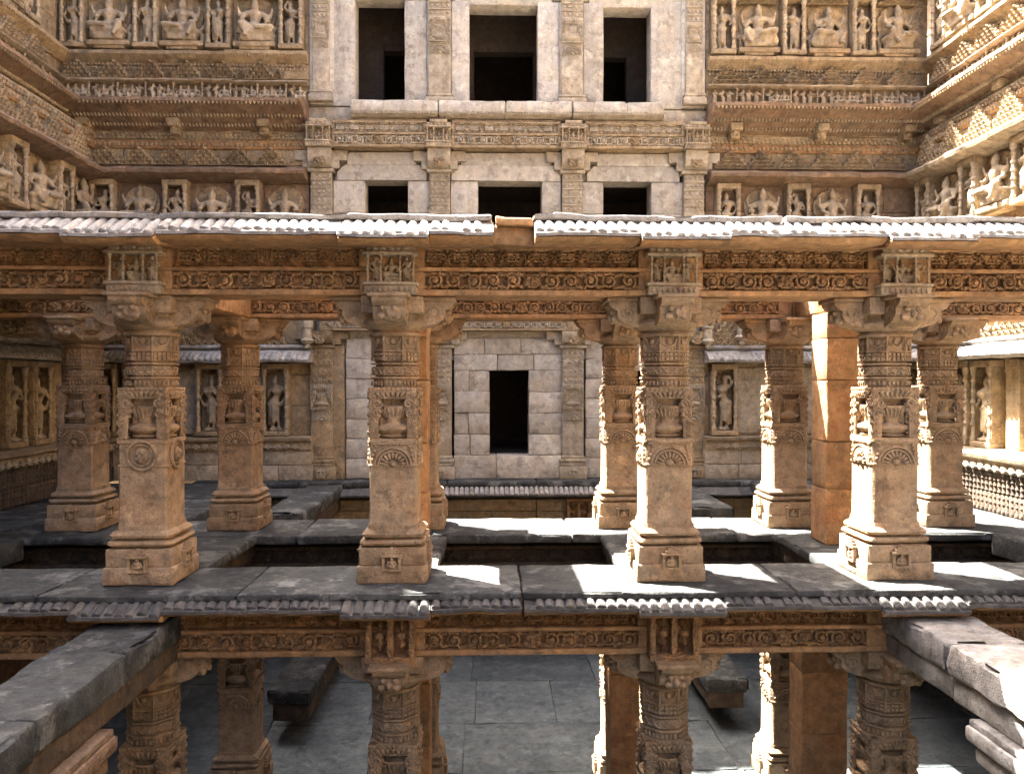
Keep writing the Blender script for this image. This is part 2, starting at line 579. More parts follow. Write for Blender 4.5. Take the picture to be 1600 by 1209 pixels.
def m_colonnette(mat=M_FIG, name='banded_colonnette'):
    """small turned column, 1 m tall"""
    pr = [(.075, 0), (.075, .06), (.055, .07), (.055, .1)]
    for z in (.12, .27, .42, .57, .72):
        pr += [(.045, z), (.045, z + .08), (.065, z + .09), (.07, z + .105), (.065, z + .12)]
    pr += [(.05, .86), (.06, .9), (.085, .94), (.085, 1.0)]
    return MB().lathe(pr, 8).mesh(name, mat, 50)
COLN = m_colonnette()
COLN_D = m_colonnette(M_DBR, 'dark_baluster')  # dark colour stands for the shade on the plinth face

# ------------------------------------------------------------------ the column
W = 0.25                                              # half width of the square shaft
def square_prof(prof, name, mat, seed=0, cell=.14, jit=.004, corner=.12):
    """a square moulding: each (half width, z) level is a square with cut corners"""
    b = MB()
    vs, fs = [], []
    ring = []
    for (r, z) in prof:
        c = r * corner
        pts = []
        base = [(-r + c, -r), (r - c, -r), (r, -r + c), (r, r - c), (r - c, r), (-r + c, r), (-r, r - c), (-r, -r + c)]
        for i in range(8):
            a, d = Vector((*base[i], z)), Vector((*base[(i + 1) % 8], z))
            n = 4 if i % 2 == 0 else 1
            for k in range(n):
                p = a.lerp(d, k / n)
                p = p + noise.noise_vector(p * 5 + Vector((seed, seed * 2, 0))) * jit
                pts.append(p)
        ring.append(len(vs))
        vs += pts
        m = len(pts)
    for i in range(len(prof) - 1):
        for k in range(m):
            k2 = (k + 1) % m
            fs.append((ring[i] + k, ring[i] + k2, ring[i + 1] + k2, ring[i + 1] + k))
    fs.append(tuple(range(m))[::-1])
    fs.append(tuple(ring[-1] + k for k in range(m)))
    b.add(vs, fs)
    return b.mesh(name, mat, 30)

def m_plinth():
    b = MB()
    b.rblock(-.365, .365, -.365, .365, 0, .19, b=.02, cell=.15, jit=.008, seed=3, chip=.05)
    b.rblock(-.345, .345, -.345, .345, .185, .375, b=.014, cell=.15, jit=.006, seed=5, chip=.03)
    return b.mesh('plinth', M_COL, 35)
def m_mould():
    return square_prof([(.31, .36), (.31, .378), (.262, .382), (.262, .398), (.33, .402), (.345, .425), (.335, .452), (.262, .46), (.258, .482), (.318, .487), (.325, .515), (.30, .545), (.272, .56), (.268, .60)], 'base_moulding', M_COL, 2)
def m_shaft():
    return square_prof([(W + .006, .555), (W + .006, .62), (W, .635), (W, .9), (W, 1.22), (W + .012, 1.226), (W + .012, 1.24), (W, 1.246), (W, 1.47), (W + .016, 1.475), (W + .016, 1.50), (.15, 1.502), (.15, 2.03)], 'square_shaft', M_COL, 4, corner=.07, jit=.005)
def m_medallion():
    """half lotus roundel carved on the shaft"""
    b = MB()
    for r, t in ((.195, .013), (.155, .010)):
        b.tube([(r * math.cos(a), -.006, r * .95 * math.sin(a)) for a in [math.pi * i / 14 for i in range(15)]], t, 5)
    for k in range(9):
        a = math.pi * (k + .5) / 9
        b.at(math.cos(a) * .085, 0, math.sin(a) * .08, ry=-a)
        b.ell((.02, -.008, 0), (.045, .018, .016), 6, 4)
    b.at()
    b.ell((0, -.008, .02), (.045, .025, .035), 8, 5)
    for s in (1, -1):
        for k in range(4):
            b.at(s * (.215 - .012 * k), 0, .06 + .047 * k)
            b.ell((0, -.004, 0), (.016, .014, .018), 5, 4)
    b.at()
    b.box(-.225, .225, -.012, .005, .222, .238)
    b.box(-.225, .225, -.010, .005, -.012, .0)
    return b.mesh('lotus_medallion', M_COL, 45)
def m_round_face():
    b = MB()
    b.tube([(.15 * math.cos(a), -.01, .15 * math.sin(a)) for a in [2 * math.pi * i / 24 for i in range(24)]], .018, 6, True)
    b.tube([(.112 * math.cos(a), -.01, .112 * math.sin(a)) for a in [2 * math.pi * i / 24 for i in range(24)]], .010, 5, True)
    b.ell((0, -.006, -.005), (.078, .04, .085), 12, 8)
    for s in (1, -1):
        b.ell((s * .03, -.042, .018), (.019, .012, .012), 7, 5)
        b.ell((s * .04, -.034, -.032), (.022, .014, .018), 7, 5)
    b.ell((0, -.05, -.008), (.012, .016, .026), 6, 5)
    b.ell((0, -.043, -.05), (.026, .011, .009), 7, 5)
    return b.mesh('face_medallion', M_COL, 50)
def m_vase():
    """pot with overflowing leaves; origin at the bottom centre of the panel, front towards -y"""
    b = MB()
    b.box(-.24, .24, -.055, .05, 0, .018)
    pr = [(.12, .03), (.14, .045), (.085, .062), (.15, .09), (.182, .115), (.176, .145), (.11, .165), (.07, .18), (.074, .22), (.092, .27), (.115, .31), (.13, .33), (.14, .34), (.14, .36), (.12, .364)]
    b.at(0, .045, 0, s=(1, .6, 1))
    b.lathe(pr, 20, 0, -math.pi, 0)
    for k in range(9):
        a = -math.pi * (k + .5) / 9
        b.at(0, .045, 0, s=(1, .6, 1))
        b.cap((.105 * math.cos(a), .105 * math.sin(a), .25), (.138 * math.cos(a), .138 * math.sin(a), .325), .009, .012, 5)
    b.at()
    # leaf crown along the top
    b.box(-.24, .24, -.045, .02, .505, .525)
    for k in range(7):
        x = (k - 3) * .055
        b.cap((x * .75, -.04, .455), (x, -.055, .498), .013, .022, 6)
    b.cap((-.165, -.035, .452), (.165, -.035, .452), .014, .014, 6)
    # drooping foliage at both sides
    for s in (1, -1):
        pts = [(s * .185, .475, .034), (s * .17, .425, .05), (s * .158, .37, .056), (s * .165, .315, .052), (s * .175, .26, .046), (s * .188, .21, .036), (s * .20, .165, .028), (s * .21, .12, .022)]
        for x, z, r in pts:
            b.ell((x, .005, z), (r, .045, r * .85), 8, 5)
        spiral(b, s * .165, .385, .055, 1.3, .014, y=-.038, s=s, n=12)
        spiral(b, s * .175, .285, .045, 1.3, .012, y=-.036, s=-s, n=12)
        spiral(b, s * .192, .20, .033, 1.2, .010, y=-.034, s=s, n=10)
    for s in (1, -1):
        b.at()
        b.rblock(s * .25, s * .225, -.04, .06, .02, .53, b=.008, cell=.2, jit=.004, seed=s)
        for q in range(5):
            spiral(b, s * .226, .08 + q * .095, .03, 1.2, .009, y=-.047, s=s if q % 2 else -s, n=9)
    b.box(-.25, .25, -.046, .03, .523, .56)
    for k in range(9):
        b.ell((-.2 + k * .05, -.048, .541), (.018, .014, .014), 5, 4)
    return b.mesh('vase_relief', M_COL, 45)
def m_octagon():
    """upper shaft: eight-sided with carved bands"""
    b = MB()
    c8 = 1 / math.cos(math.pi / 8)
    r = .243
    pr = [(r * .98, 1.98)]
    z = 2.03
    for zz, rr in ((2.03, r + .012), (2.06, r + .012), (2.064, r - .02), (2.15, r - .016), (2.154, r + .012), (2.172, r + .012), (2.174, r - .035), (2.188, r - .035), (2.19, r - .006), (2.285, r - .006), (2.287, r - .04), (2.302, r - .04), (2.304, r + .008), (2.322, r + .008), (2.324, r - .035), (2.338, r - .035), (2.34, r - .016), (2.44, r - .016), (2.442, r + .012), (2.456, r + .012), (2.458, r - .022), (2.62, r - .022)):
        pr.append((rr, zz))
    b.lathe([(a * c8, zz) for a, zz in pr], 8, math.pi / 8)
    fw = r * math.tan(math.pi / 8)
    for k in range(8):
        b.at(rz=k * math.pi / 4)
        for i in range(4):
            x = (i - 1.5) * fw * .46
            b.box(x - .015, x + .015, -r - .012, -r + .03, 2.352, 2.385)
            b.box(x - .015, x + .015, -r - .012, -r + .03, 2.402, 2.43)
            b.ell((x, -r, 2.105), (.017, .016, .03), 5, 4)
        for i in range(2):
            x = (i - .5) * fw * .9
            b.cap((x - .03, -r, 2.205), (x + .03, -r, 2.268), .009, .009, 4)
            b.cap((x + .03, -r, 2.205), (x - .03, -r, 2.268), .009, .009, 4)
        # hanging swag and bell under the capital
        b.tube([(fw * .8 * math.cos(a), -r + .012, 2.59 + .09 * math.sin(a)) for a in [math.pi * (1 + i / 8) for i in range(9)]], .013, 5)
        b.ell((0, -r + .004, 2.55), (.03, .02, .035), 6, 5)
        b.box(-fw - .004, -fw + .014, -r - .006, -r + .02, 2.345, 2.62)
    b.at()
    return b.mesh('octagonal_shaft', M_COL, 30)
def m_capital():
    pr = [(.235, 2.60), (.275, 2.61), (.285, 2.625), (.275, 2.645), (.25, 2.65), (.25, 2.665), (.30, 2.68), (.355, 2.72), (.37, 2.75), (.345, 2.78), (.30, 2.80), (.30, 2.84), (.33, 2.85)]
    b = MB().lathe(pr, 24)
    b.rblock(-.33, .33, -.33, .33, 2.84, 3.025, b=.02, cell=.2, jit=.004)
    return b.mesh('capital', M_COL, 35)
def m_bracket():
    """bracket arm reaching out towards -y, carved with a mask"""
    b = MB()
    pr = [(-.20, 2.70), (-.36, 2.715), (-.46, 2.745), (-.525, 2.79), (-.55, 2.84), (-.545, 2.885), (-.60, 2.915), (-.635, 2.96), (-.635, 2.985), (-.20, 2.985)]
    b.extr([(y, z) for (y, z) in pr], -.165, .165, .11, .006, 7, 6)
    b.rblock(-.21, .21, -.66, -.2, 2.985, 3.026, b=.015, cell=.16, jit=.005, seed=2)
    for s in (1, -1):
        spiral(b.at(s * .165, 0, 0, rz=math.pi / 2), -.44, 2.86, .075, 1.4, .016, y=0, s=1, n=16)
    b.at()
    b.at(0, -.50, 2.84, s=1.5)
    b.ell((0, -.01, .0), (.085, .05, .07), 10, 7)
    for s in (1, -1):
        b.ell((s * .04, -.055, .02), (.022, .022, .02), 7, 5)
        b.ell((s * .05, -.045, -.03), (.03, .024, .026), 7, 5)
        b.ell((s * .085, -.005, .04), (.03, .03, .035), 7, 5)
    b.ell((0, -.065, -.01), (.02, .025, .03), 7, 5)
    b.at()
    return b.mesh('bracket', M_COL, 40)
def m_niche_badge():
    """tiny shrine carved on the plinth; .24 wide, .26 high"""
    b = MB()
    b.box(-.10, .10, -.05, .01, 0, .022)
    for s in (1, -1):
        b.box(s * .085 - .014, s * .085 + .014, -.045, .01, .022, .15)
    b.box(-.11, .11, -.055, .01, .15, .17)
    b.box(-.075, .075, -.045, .01, .17, .20)
    b.box(-.045, .045, -.04, .01, .20, .228)
    b.ell((0, -.02, .235), (.022, .025, .022), 6, 4)
    b.ell((0, -.025, .05), (.055, .03, .026), 8, 5)
    b.ell((0, -.03, .085), (.03, .025, .035), 8, 5)
    b.ell((0, -.035, .128), (.019, .02, .022), 7, 5)
    for s in (1, -1):
        b.cap((s * .03, -.03, .10), (s * .052, -.035, .06), .01, .009, 5)
    return b.mesh('shrine_badge', M_COL, 45)

C_PARTS = dict(plinth=m_plinth(), base_moulding=m_mould(), square_shaft=m_shaft(), octagonal_shaft=m_octagon(), capital=m_capital())
def deepen(me, k):
    for v in me.vertices:
        v.co.y *= k
    return me
MED, RFACE, VASE, BRACK, BADGE = deepen(m_medallion(), 1.6), deepen(m_round_face(), 1.25), m_vase(), m_bracket(), m_niche_badge()
SIDES = ((0, (0, -1)), (math.pi / 2, (1, 0)), (math.pi, (0, 1)), (-math.pi / 2, (-1, 0)))

def column(label, x, y, z, group, round_face=False, rot=0.0, brackets=4):
    t = thing('carved_column', label, 'column', (x, y, z), rot, group)
    for n, me in C_PARTS.items():
        obj(n, me, t)
    for rz, (dx, dy) in SIDES:
        obj('shrine_badge', BADGE, t, (dx * .345, dy * .345, .14), rz)
        if round_face:
            obj('face_medallion', RFACE, t, (dx * .25, dy * .25, 1.345), rz)
        else:
            obj('lotus_medallion', MED, t, (dx * .25, dy * .25, 1.235), rz)
        obj('vase_relief', VASE, t, (dx * .21, dy * .21, 1.50), rz)
        obj('bracket', BRACK, t, (0, 0, 0), rz)
    return t

CX = [-3.68, -1.05, 1.9, 4.36]
CXO = [-5.95] + CX + [6.68]
Y1, Y2 = 8.46, 11.40
LV = 3.80                                            # storey height
G_UF, G_UB, G_LF, G_LB = 'front columns of the upper pavilion storey', 'rear columns of the upper pavilion storey', 'front columns of the lower pavilion storey', 'rear columns of the lower pavilion storey'
LAB_UF = ['upper front column carved with a round face medallion', 'upper front column between the face medallion column and the doorway bay',
          'upper front column with a sunlit side beside the bay that faces the doorway', 'upper front column with a sunlit side, in front of the plain reddish pillar']
LAB_UB = ['dark rear column at the end of the row beside the shaded side ledge', 'rear column standing behind the face medallion column, near the broken beam stub', 'rear column mostly hidden behind a plain pillar and a front column',
          'rear column with sunlit side, almost touching a sunlit front column beside the doorway bay', 'rear column with sunlit side immediately beside the plain reddish pillar', 'rear column at the end of the row beside the sunlit side ledge']
for i, x in enumerate(CX):
    column(LAB_UF[i], x, Y1, 0, G_UF, i == 0)
for i, x in enumerate(CXO):
    column(LAB_UB[i], x, Y2, 0, G_UB)
LAB_LF = ['lower storey front column behind the dark beam end', 'lower storey front column under the lozenge block with the unbroken grey eave', 'lower storey front column under the sunlit eave and lozenge block', 'lower storey front column beside the sunlit beam end']
LAB_LB = ['shaded lower rear column behind the dark beam side', 'shaded lower rear column hidden behind the front column on the grey paving', 'shaded lower rear column beside the smooth lower pillar', 'shaded lower rear column near the sunlit beam side']
for i, x in enumerate(CX):
    column(LAB_LF[i], x, Y1, -LV, G_LF)
    column(LAB_LB[i], x, Y2, -LV, G_LB)
# columns carrying the two beams that run towards the viewer
def pier(label, x, y, zt, mat=M_EAVE):
    t = thing('beam_pier', label, 'column', (x, y, -LV), 0, 'piers under the forward beams')
    h = zt + LV
    b = MB().rblock(-.26, .26, -.26, .26, 0, h - .5, b=.02, cell=.25, jit=.008, seed=x)
    obj('square_shaft', b.mesh('pier_shaft', mat), t)
    for k, (r, z0, z1) in enumerate(((.33, h - .52, h - .40), (.30, h - .405, h - .36), (.40, h - .365, h - .235), (.36, h - .24, h - .19), (.46, h - .195, h - .06), (.43, h - .065, h))):
        obj('capital_slab', MB().rblock(-r, r, -r, r, z0, z1, b=.03, cell=.2, jit=.008, seed=k + x).mesh('capital_slab', mat), t)
    return t
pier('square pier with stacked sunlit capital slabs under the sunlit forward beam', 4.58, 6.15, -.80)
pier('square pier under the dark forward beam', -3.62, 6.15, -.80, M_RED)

# ------------------------------------------------------------------ plain supporting pillars
def pillar(label, x, y, z, h, w, d):
    t = thing('plain_pillar', label, 'pillar', (x, y, z), 0, 'plain supporting pillars')
    zz, k = 0.0, 0
    hs = [.72, .62, .80, .55, .70]
    while zz < h - .01:
        dh = min(hs[k % 5], h - zz)
        if h - zz - dh < .25:
            dh = h - zz
        j = rnd.uniform(-.006, .006)
        obj('stone_block', MB().rblock(-w + j, w + j, -d, d, zz + .002, zz + dh - .002, b=.012, cell=.16, jit=.012, seed=x * 7 + k, chip=.03).mesh('pillar_block', M_PLAIN), t)
        zz += dh
        k += 1
    return t
pillar('plain reddish pillar with a sunlit side beside a carved column', 4.60, 10.15, 0, 3.02, .25, .24)
pillar('plain smooth pillar half hidden right behind a front column', -1.04, 10.0, 0, 3.02, .22, .24)
pillar('smooth plain lower pillar close beside the carved column under the sunlit eave', 1.72, 10.1, -LV, 3.02, .19, .22)
pillar('smooth plain lower pillar behind the end of the lower beam', 4.32, 10.1, -LV, 3.02, .30, .22)
pillar('slim plain lower pillar tucked behind the lozenge block column', -.98, 9.9, -LV, 3.02, .2, .22)

# ------------------------------------------------------------------ beams
def beam_frieze(t, L, y0, z0, z1, mats, end=.3, mid=True, scale=1.0):
    """two carved fasciae on the front of a beam; panel recessed behind fillets. local origin mid-length"""
    sc_, sl, vo, bu, fa, mat, matc = mats
    h = z1 - z0
    a, e = -L / 2, L / 2
    zb, zm0, zm1, zt = z0 + .06 * scale, z0 + h * .475, z0 + h * .555, z1 - .045 * scale
    d = .095 * scale
    y0 += .03
    for (p, q, zz0, zz1, dd) in ((a, e, z0, zb, d), (a, e, zm0, zm1, d + .012), (a, e, zt, z1, d)):
        obj('fillet', MB().rblock(p, q, y0 - dd, y0 + .03, zz0, zz1, b=.01, cell=.3, jit=.006, seed=p + zz0).mesh('fillet', mat), t)
    for s in (-1, 1):
        p, q = (a, a + end) if s < 0 else (e - end, e)
        obj('end_block', MB().rblock(p, q, y0 - d * .92, y0 + .02, zb, zm0, b=.008, cell=.2, jit=.005, seed=p).mesh('end_block', mat), t)
        obj('end_block', MB().rblock(p, q, y0 - d * .9, y0 + .02, zm1, zt, b=.008, cell=.2, jit=.005, seed=q).mesh('end_block', mat), t)
    lo, hi = a + end, e - end
    hs = zm0 - zb
    u = hs * .98
    n = max(2, int((hi - lo) / u))
    if n % 2 == 0:
        n -= 1
    u = (hi - lo) / n
    s0 = hs / .17
    for k in range(n):
        x = lo + (k + .5) * u
        if mid and k == n // 2:
            obj('lion_face', fa, t, (x, y0 - .035, (zb + zm0) / 2), 0, s0 * .95)
        else:
            sg = -1 if k % 2 else 1
            obj('scroll_relief', sc_, t, (x, y0, (zb + zm0) / 2), 0, (s0 * sg * 1.12, s0 * 2.1, s0 * 1.08 * (1 if (k // 2) % 2 else -1)))
    # upper fascia: dentil panels between volutes, lotus buds below
    hu = zt - zm1
    s1 = hu / .235
    pitch = .345 * s1
    n = max(1, int((hi - lo) / pitch))
    pitch = (hi - lo) / n
    for k in range(n):
        x = lo + (k + .5) * pitch
        obj('dentil_panel', sl, t, (x - .055 * s1, y0, zm1 + hu * .34), 0, (s1, s1 * 1.9, s1))
        obj('volute_pair', vo, t, (x + .115 * s1, y0, zm1 + hu * .30), 0, (s1, s1 * 2.0, s1))
        obj('lotus_bud', bu, t, (x + .115 * s1, y0, zm1 + hu * .08), 0, (s1 * 1.05, s1 * 2.0, s1 * 1.05))
        obj('lotus_bud', bu, t, (x - .055 * s1, y0, zm1 + hu * .08), 0, (s1 * 1.05, s1 * 2.0, s1 * 1.05))

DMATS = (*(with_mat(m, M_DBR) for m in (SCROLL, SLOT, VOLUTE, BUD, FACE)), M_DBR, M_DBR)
OMATS = (SCROLL, SLOT, VOLUTE, BUD, FACE, M_OR, M_ORC)
PMATS = (SCROLL_P, SLOT_P, VOLUTE_P, BUD_P, FACE_P, M_FAC, M_FAC)
def xbeam(label, x0, x1, y, zl, group, frieze=True, end=.34, mats=OMATS):
    """beam along x whose storey top is at zl; front face at y"""
    t = thing('carved_beam', label, 'beam', ((x0 + x1) / 2, y, zl - .77), 0, group)
    L = x1 - x0 - .008
    obj('beam_block', MB().rblock(-L / 2, L / 2, .03, .52, 0, .53, b=.02, cell=.3, jit=.007, seed=x0 + zl).mesh('beam_block', mats[5]), t)
    if frieze:
        beam_frieze(t, L, 0.0, .0, .53, mats, end)
    return t
BX = [-8.7] + CX + [9.4]
bays = ['the bay beside the shaded side wall', 'the bay next to the face medallion column', 'the bay facing the doorway', 'the bay ending at the plain pillar', 'the bay beside the sunlit side wall']
for k in range(5):
    xbeam('carved upper front beam with scroll frieze over ' + bays[k], BX[k] + (.0 if k == 0 else .0), BX[k + 1], 8.20, LV, 'upper front beams')
    xbeam('carved lower front beam with scroll frieze under ' + bays[k], BX[k], BX[k + 1], 8.20, 0, 'lower front beams')
    xbeam('carved rear beam with scroll frieze over ' + bays[k], BX[k], BX[k + 1], 11.14, LV, 'upper rear beams', end=.2)
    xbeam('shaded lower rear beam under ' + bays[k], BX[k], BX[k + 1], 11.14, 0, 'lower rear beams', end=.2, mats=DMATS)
def ybeam(label, x, y0, y1, zl, group, w=.25, top=-.05, bot=-.77, mat=M_OR, chip=.03):
    t = thing('cross_beam', label, 'beam', (x, (y0 + y1) / 2, zl + bot), 0, group)
    L = y1 - y0
    h = top - bot
    obj('beam_block', MB().rblock(-w, w, -L / 2, L / 2, 0, h * .62, b=.02, cell=.28, jit=.01, seed=x + y0, chip=chip).mesh('beam_block', mat), t)
    obj('upper_block', MB().rblock(-w - .05, w + .05, -L / 2, L / 2, h * .62 + .004, h, b=.02, cell=.28, jit=.01, seed=x + y0 + 3, chip=chip).mesh('upper_block', mat), t)
    return t
cn = ['the face medallion column', 'the column next to the face medallion column', 'the sunlit column of the doorway bay', 'the column before the plain pillar']
for i, x in enumerate(CX):
    ybeam('upper cross beam running back from ' + cn[i], x + (.27 if i == 3 else 0), 8.73, 11.13, LV, 'upper cross beams')
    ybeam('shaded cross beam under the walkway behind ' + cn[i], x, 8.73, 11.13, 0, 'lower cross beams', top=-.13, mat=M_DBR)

# beams that run forwards to the viewer
def forward_beam(label, x0, x1, mat, seed):
    t = thing('forward_beam', label, 'beam', ((x0 + x1) / 2, 5.0, -.80), 0, 'forward beams')
    w = (x1 - x0) / 2
    cuts = [8.16, 6.95, 5.55, 3.4, .9]
    for k in range(4):
        ya, yb = cuts[k + 1] - 5.0, cuts[k] - 5.0
        j = rnd.uniform(-.012, .012)
        obj('cap_stone', MB().rblock(-w + j, w + j, ya + .006, yb - .006, .235, .52 + rnd.uniform(-.015, .012), b=.035, cell=.09, jit=.028, seed=seed + k, chip=.14).mesh('cap_stone', mat[0]), t)
        obj('beam_block', MB().rblock(-w + .05, w - .05, ya + .004, yb - .004, 0, .225, b=.02, cell=.18, jit=.012, seed=seed + k + 9, chip=.05).mesh('beam_block', mat[1]), t)
    return t
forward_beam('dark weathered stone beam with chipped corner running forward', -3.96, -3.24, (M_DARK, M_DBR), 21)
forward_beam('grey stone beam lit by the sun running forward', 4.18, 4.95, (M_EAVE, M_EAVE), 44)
# broken stubs reaching out from the far ledge
def stub(label, x, y0, y1, z, mat, tilt=0):
    t = thing('broken_beam', label, 'beam', (x, y1, z - .55), 0, 'broken beam stubs')
    b = MB().rblock(-.36, .36, y0 - y1, 0, .3, .55, b=.04, cell=.16, jit=.03, seed=x, chip=.12)
    obj('cap_stone', b.mesh('stub_cap', M_DARK), t)
    obj('beam_block', MB().rblock(-.30, .30, y0 - y1 + .1, 0, 0, .295, b=.03, cell=.2, jit=.02, seed=x + 4, chip=.05).mesh('stub_block', M_DBR), t)
stub('broken dark beam stub near the face medallion column', -3.5, 12.9, 16.4, -.06, M_DARK)
stub('broken dark beam stub behind the sunlit column', 3.85, 13.3, 16.4, -.06, M_DARK)
stub('dark lower beam stub over the grey paving, beside the lozenge block column', -3.3, 12.6, 16.4, -LV + .9, M_DARK)
stub('dark lower beam stub beside the smooth lower pillar', 4.0, 12.9, 16.4, -LV + .9, M_DARK)

# ------------------------------------------------------------------ shrine blocks and lozenge blocks over the columns
def m_shrine():
    b = MB()
    b.box(-.255, .255, .045, .12, 0, .56)
    b.rblock(-.27, .27, -.13, .1, 0, .09, b=.012, cell=.2, jit=.004)
    b.rblock(-.285, .285, -.15, .1, .09, .125, b=.01, cell=.2, jit=.003)
    b.rblock(-.285, .285, -.15, .1, .40, .435, b=.01, cell=.2, jit=.003)
    b.rblock(-.25, .25, -.12, .1, .435, .50, b=.01, cell=.2, jit=.003)
    b.rblock(-.18, .18, -.14, .1, .495, .565, b=.012, cell=.2, jit=.003)
    for k in range(9):
        b.ell((-.22 + k * .055, -.13, .045), (.022, .02, .03), 6, 4)
    for k in range(5):
        b.ell((-.16 + k * .08, -.125, .468), (.03, .02, .025), 6, 4)
    return b.mesh('shrine_body', M_FIG, 40)
SHRINE = m_shrine()
def shrine(label, x, y, z, s=1.0, mat=None):
    t = thing('shrine_block', label, 'shrine', (x, y, z), 0, 'carved shrine blocks over the columns')
    shrine_parts(t, 0, 0, 0, s)
    return t
def shrine_parts(t, x, y, z, s, me=None, wrap=None):
    p = obj(wrap or 'shrine_body', me or SHRINE, t, (x, y, z), 0, s)
    tgt, k0 = (p, 1.0) if wrap else (t, s)
    ox, oy, oz = (0, 0, 0) if wrap else (x, y, z)
    for k, dx in enumerate((-.235, -.10, .10, .235)):
        obj('colonnette', COLN, tgt, (ox + dx * k0, oy - .115 * k0, oz + .125 * k0), 0, (.28 * k0, .28 * k0, .28 * k0))
    obj('seated_figure', SEAT[0], tgt, (ox, oy - .03 * k0, oz + .13 * k0), 0, .26 * k0)
    for dx, v in ((-.168, 0), (.168, 1)):
        obj('standing_figure', STAND[v], tgt, (ox + dx * k0, oy - .03 * k0, oz + .13 * k0), 0, .27 * k0)
def m_lozenge():
    b = MB()
    b.rblock(-.25, .25, .01, .1, -.02, .55, b=.012, cell=.2, jit=.004)
    for z0, z1 in ((-.02, .05), (.48, .55)):
        b.rblock(-.255, .255, -.13, .05, z0, z1, b=.01, cell=.2, jit=.004)
    for x in (-.225, 0, .225):
        b.rblock(x - .03, x + .03, -.13, .05, .045, .485, b=.008, cell=.2, jit=.003)
    for x in (-.1125, .1125):
        for zc in (.158, .372):
            vs = [(x - .06, -.01, zc), (x, -.01, zc - .105), (x + .06, -.01, zc), (x, -.01, zc + .105), (x, -.14, zc)]
            b.add(vs, [(0, 1, 4), (1, 2, 4), (2, 3, 4), (3, 0, 4), (3, 2, 1, 0)])
        b.ell((x, -.10, .265), (.045, .03, .035), 8, 5)
    return b.mesh('lozenge_block', M_ORC, 35)
LOZ = m_lozenge()
sl = ['over the face medallion column', 'over the column next to the face medallion column', 'over the sunlit column beside the doorway bay', 'over the column in front of the plain pillar']
for i, x in enumerate(CX):
    shrine('carved shrine block with tiny figures ' + sl[i], x, 8.13, 3.03, 1.0)
for i in (1, 2):
    tag(obj('lozenge_block', LOZ, None, (CX[i], 8.08, -.77)), ['', 'block carved with lozenges over lower column under the shaded grey eave', 'block carved with lozenges over lower column under the sunlit eave'][i], 'carved block', 'lozenge blocks over the lower columns')

# ------------------------------------------------------------------ ribbed eaves
def m_rib(mat, L):
    b = MB()
    st_ = ((0, .8, 0), (-L * .3, .95, .004), (-L * .7, 1.05, .004), (-L * .97, 1.1, .002), (-L * 1.02, .9, -.012))
    hw = [(-.046, -.012), (-.042, .012), (-.026, .024), (.0, .024), (.022, .016), (.038, .004), (.044, -.012)]
    vs = [(x * k, y, z * k + dz) for (y, k, dz) in st_ for (x, z) in hw]
    m = len(hw)
    fs = [(i * m + j, i * m + j + 1, (i + 1) * m + j + 1, (i + 1) * m + j) for i in range(4) for j in range(m - 1)]
    fs += [(i * m + m - 1, i * m, (i + 1) * m, (i + 1) * m + m - 1) for i in range(4)]
    fs += [tuple(range(m)), tuple(4 * m + j for j in range(m))[::-1]]
    b.add(vs, fs)
    return b.mesh('eave_rib', mat)
def eave(label, x0, x1, zl, out, drop, mat, group, miss=0.0, worn=0.0, seed=0):
    """sloping ribbed eave, back at y 7.76, lip reaching 'out' forward and 'drop' down"""
    t = thing('ribbed_eave', label, 'eave', ((x0 + x1) / 2, 7.76, zl - .30), 0, group)
    L = x1 - x0 - .008
    yb = 0.0
    pr = [(.36, .02), (.36, .225), (yb, .225), (yb - out, .225 - drop), (yb - out, .225 - drop - .03), (yb - out + .10, .225 - drop - .055), (.12, .0)]
    obj('eave_slab', MB().extr([(.3, .10), (.3, .225), (yb, .225), (yb - out, .225 - drop), (yb - out, .225 - drop - .03), (0, .16)][::-1], -L / 2, L / 2, .12, .006 + worn, seed, 3).mesh('eave_slab', mat), t)
    pr = [(.36, .02 if zl > 1 else .065), (.36, .18), (.0, .155), (yb - out + .015, .222 - drop - .035), (yb - out + .05, .225 - drop - .065), (yb - out + .12, .225 - drop - .085), (.12, .0 if zl > 1 else .06)]
    obj('eave_soffit', MB().extr(pr[::-1], -L / 2, L / 2, .12, .005 + worn * .5, seed, 3).mesh('eave_soffit', M_OR), t)
    n = max(2, int(L / .098))
    sl_ = math.hypot(out, drop)
    me = m_rib(mat, sl_)
    r2 = random.Random(seed)
    for k in range(n):
        if r2.random() < miss:
            continue
        o = obj('eave_rib', me, t, (-L / 2 + (k + .5) * L / n, yb + .01, .232), 0, (r2.uniform(.9, 1.08), r2.uniform(.90, 1.05), r2.uniform(.8, 1.15)))
        o.rotation_euler = (math.atan2(drop, out), 0, r2.uniform(-.05, .05))
    return t
PW = .44
roof_ = bpy.data.objects.new('broken_eave', None)
COL.objects.link(roof_)
for k_, v_ in (('label', 'small broken reddish stone at the joint of the upper eave'), ('category', 'eave'), ('kind', 'thing'), ('group', 'upper eaves')):
    roof_[k_] = v_
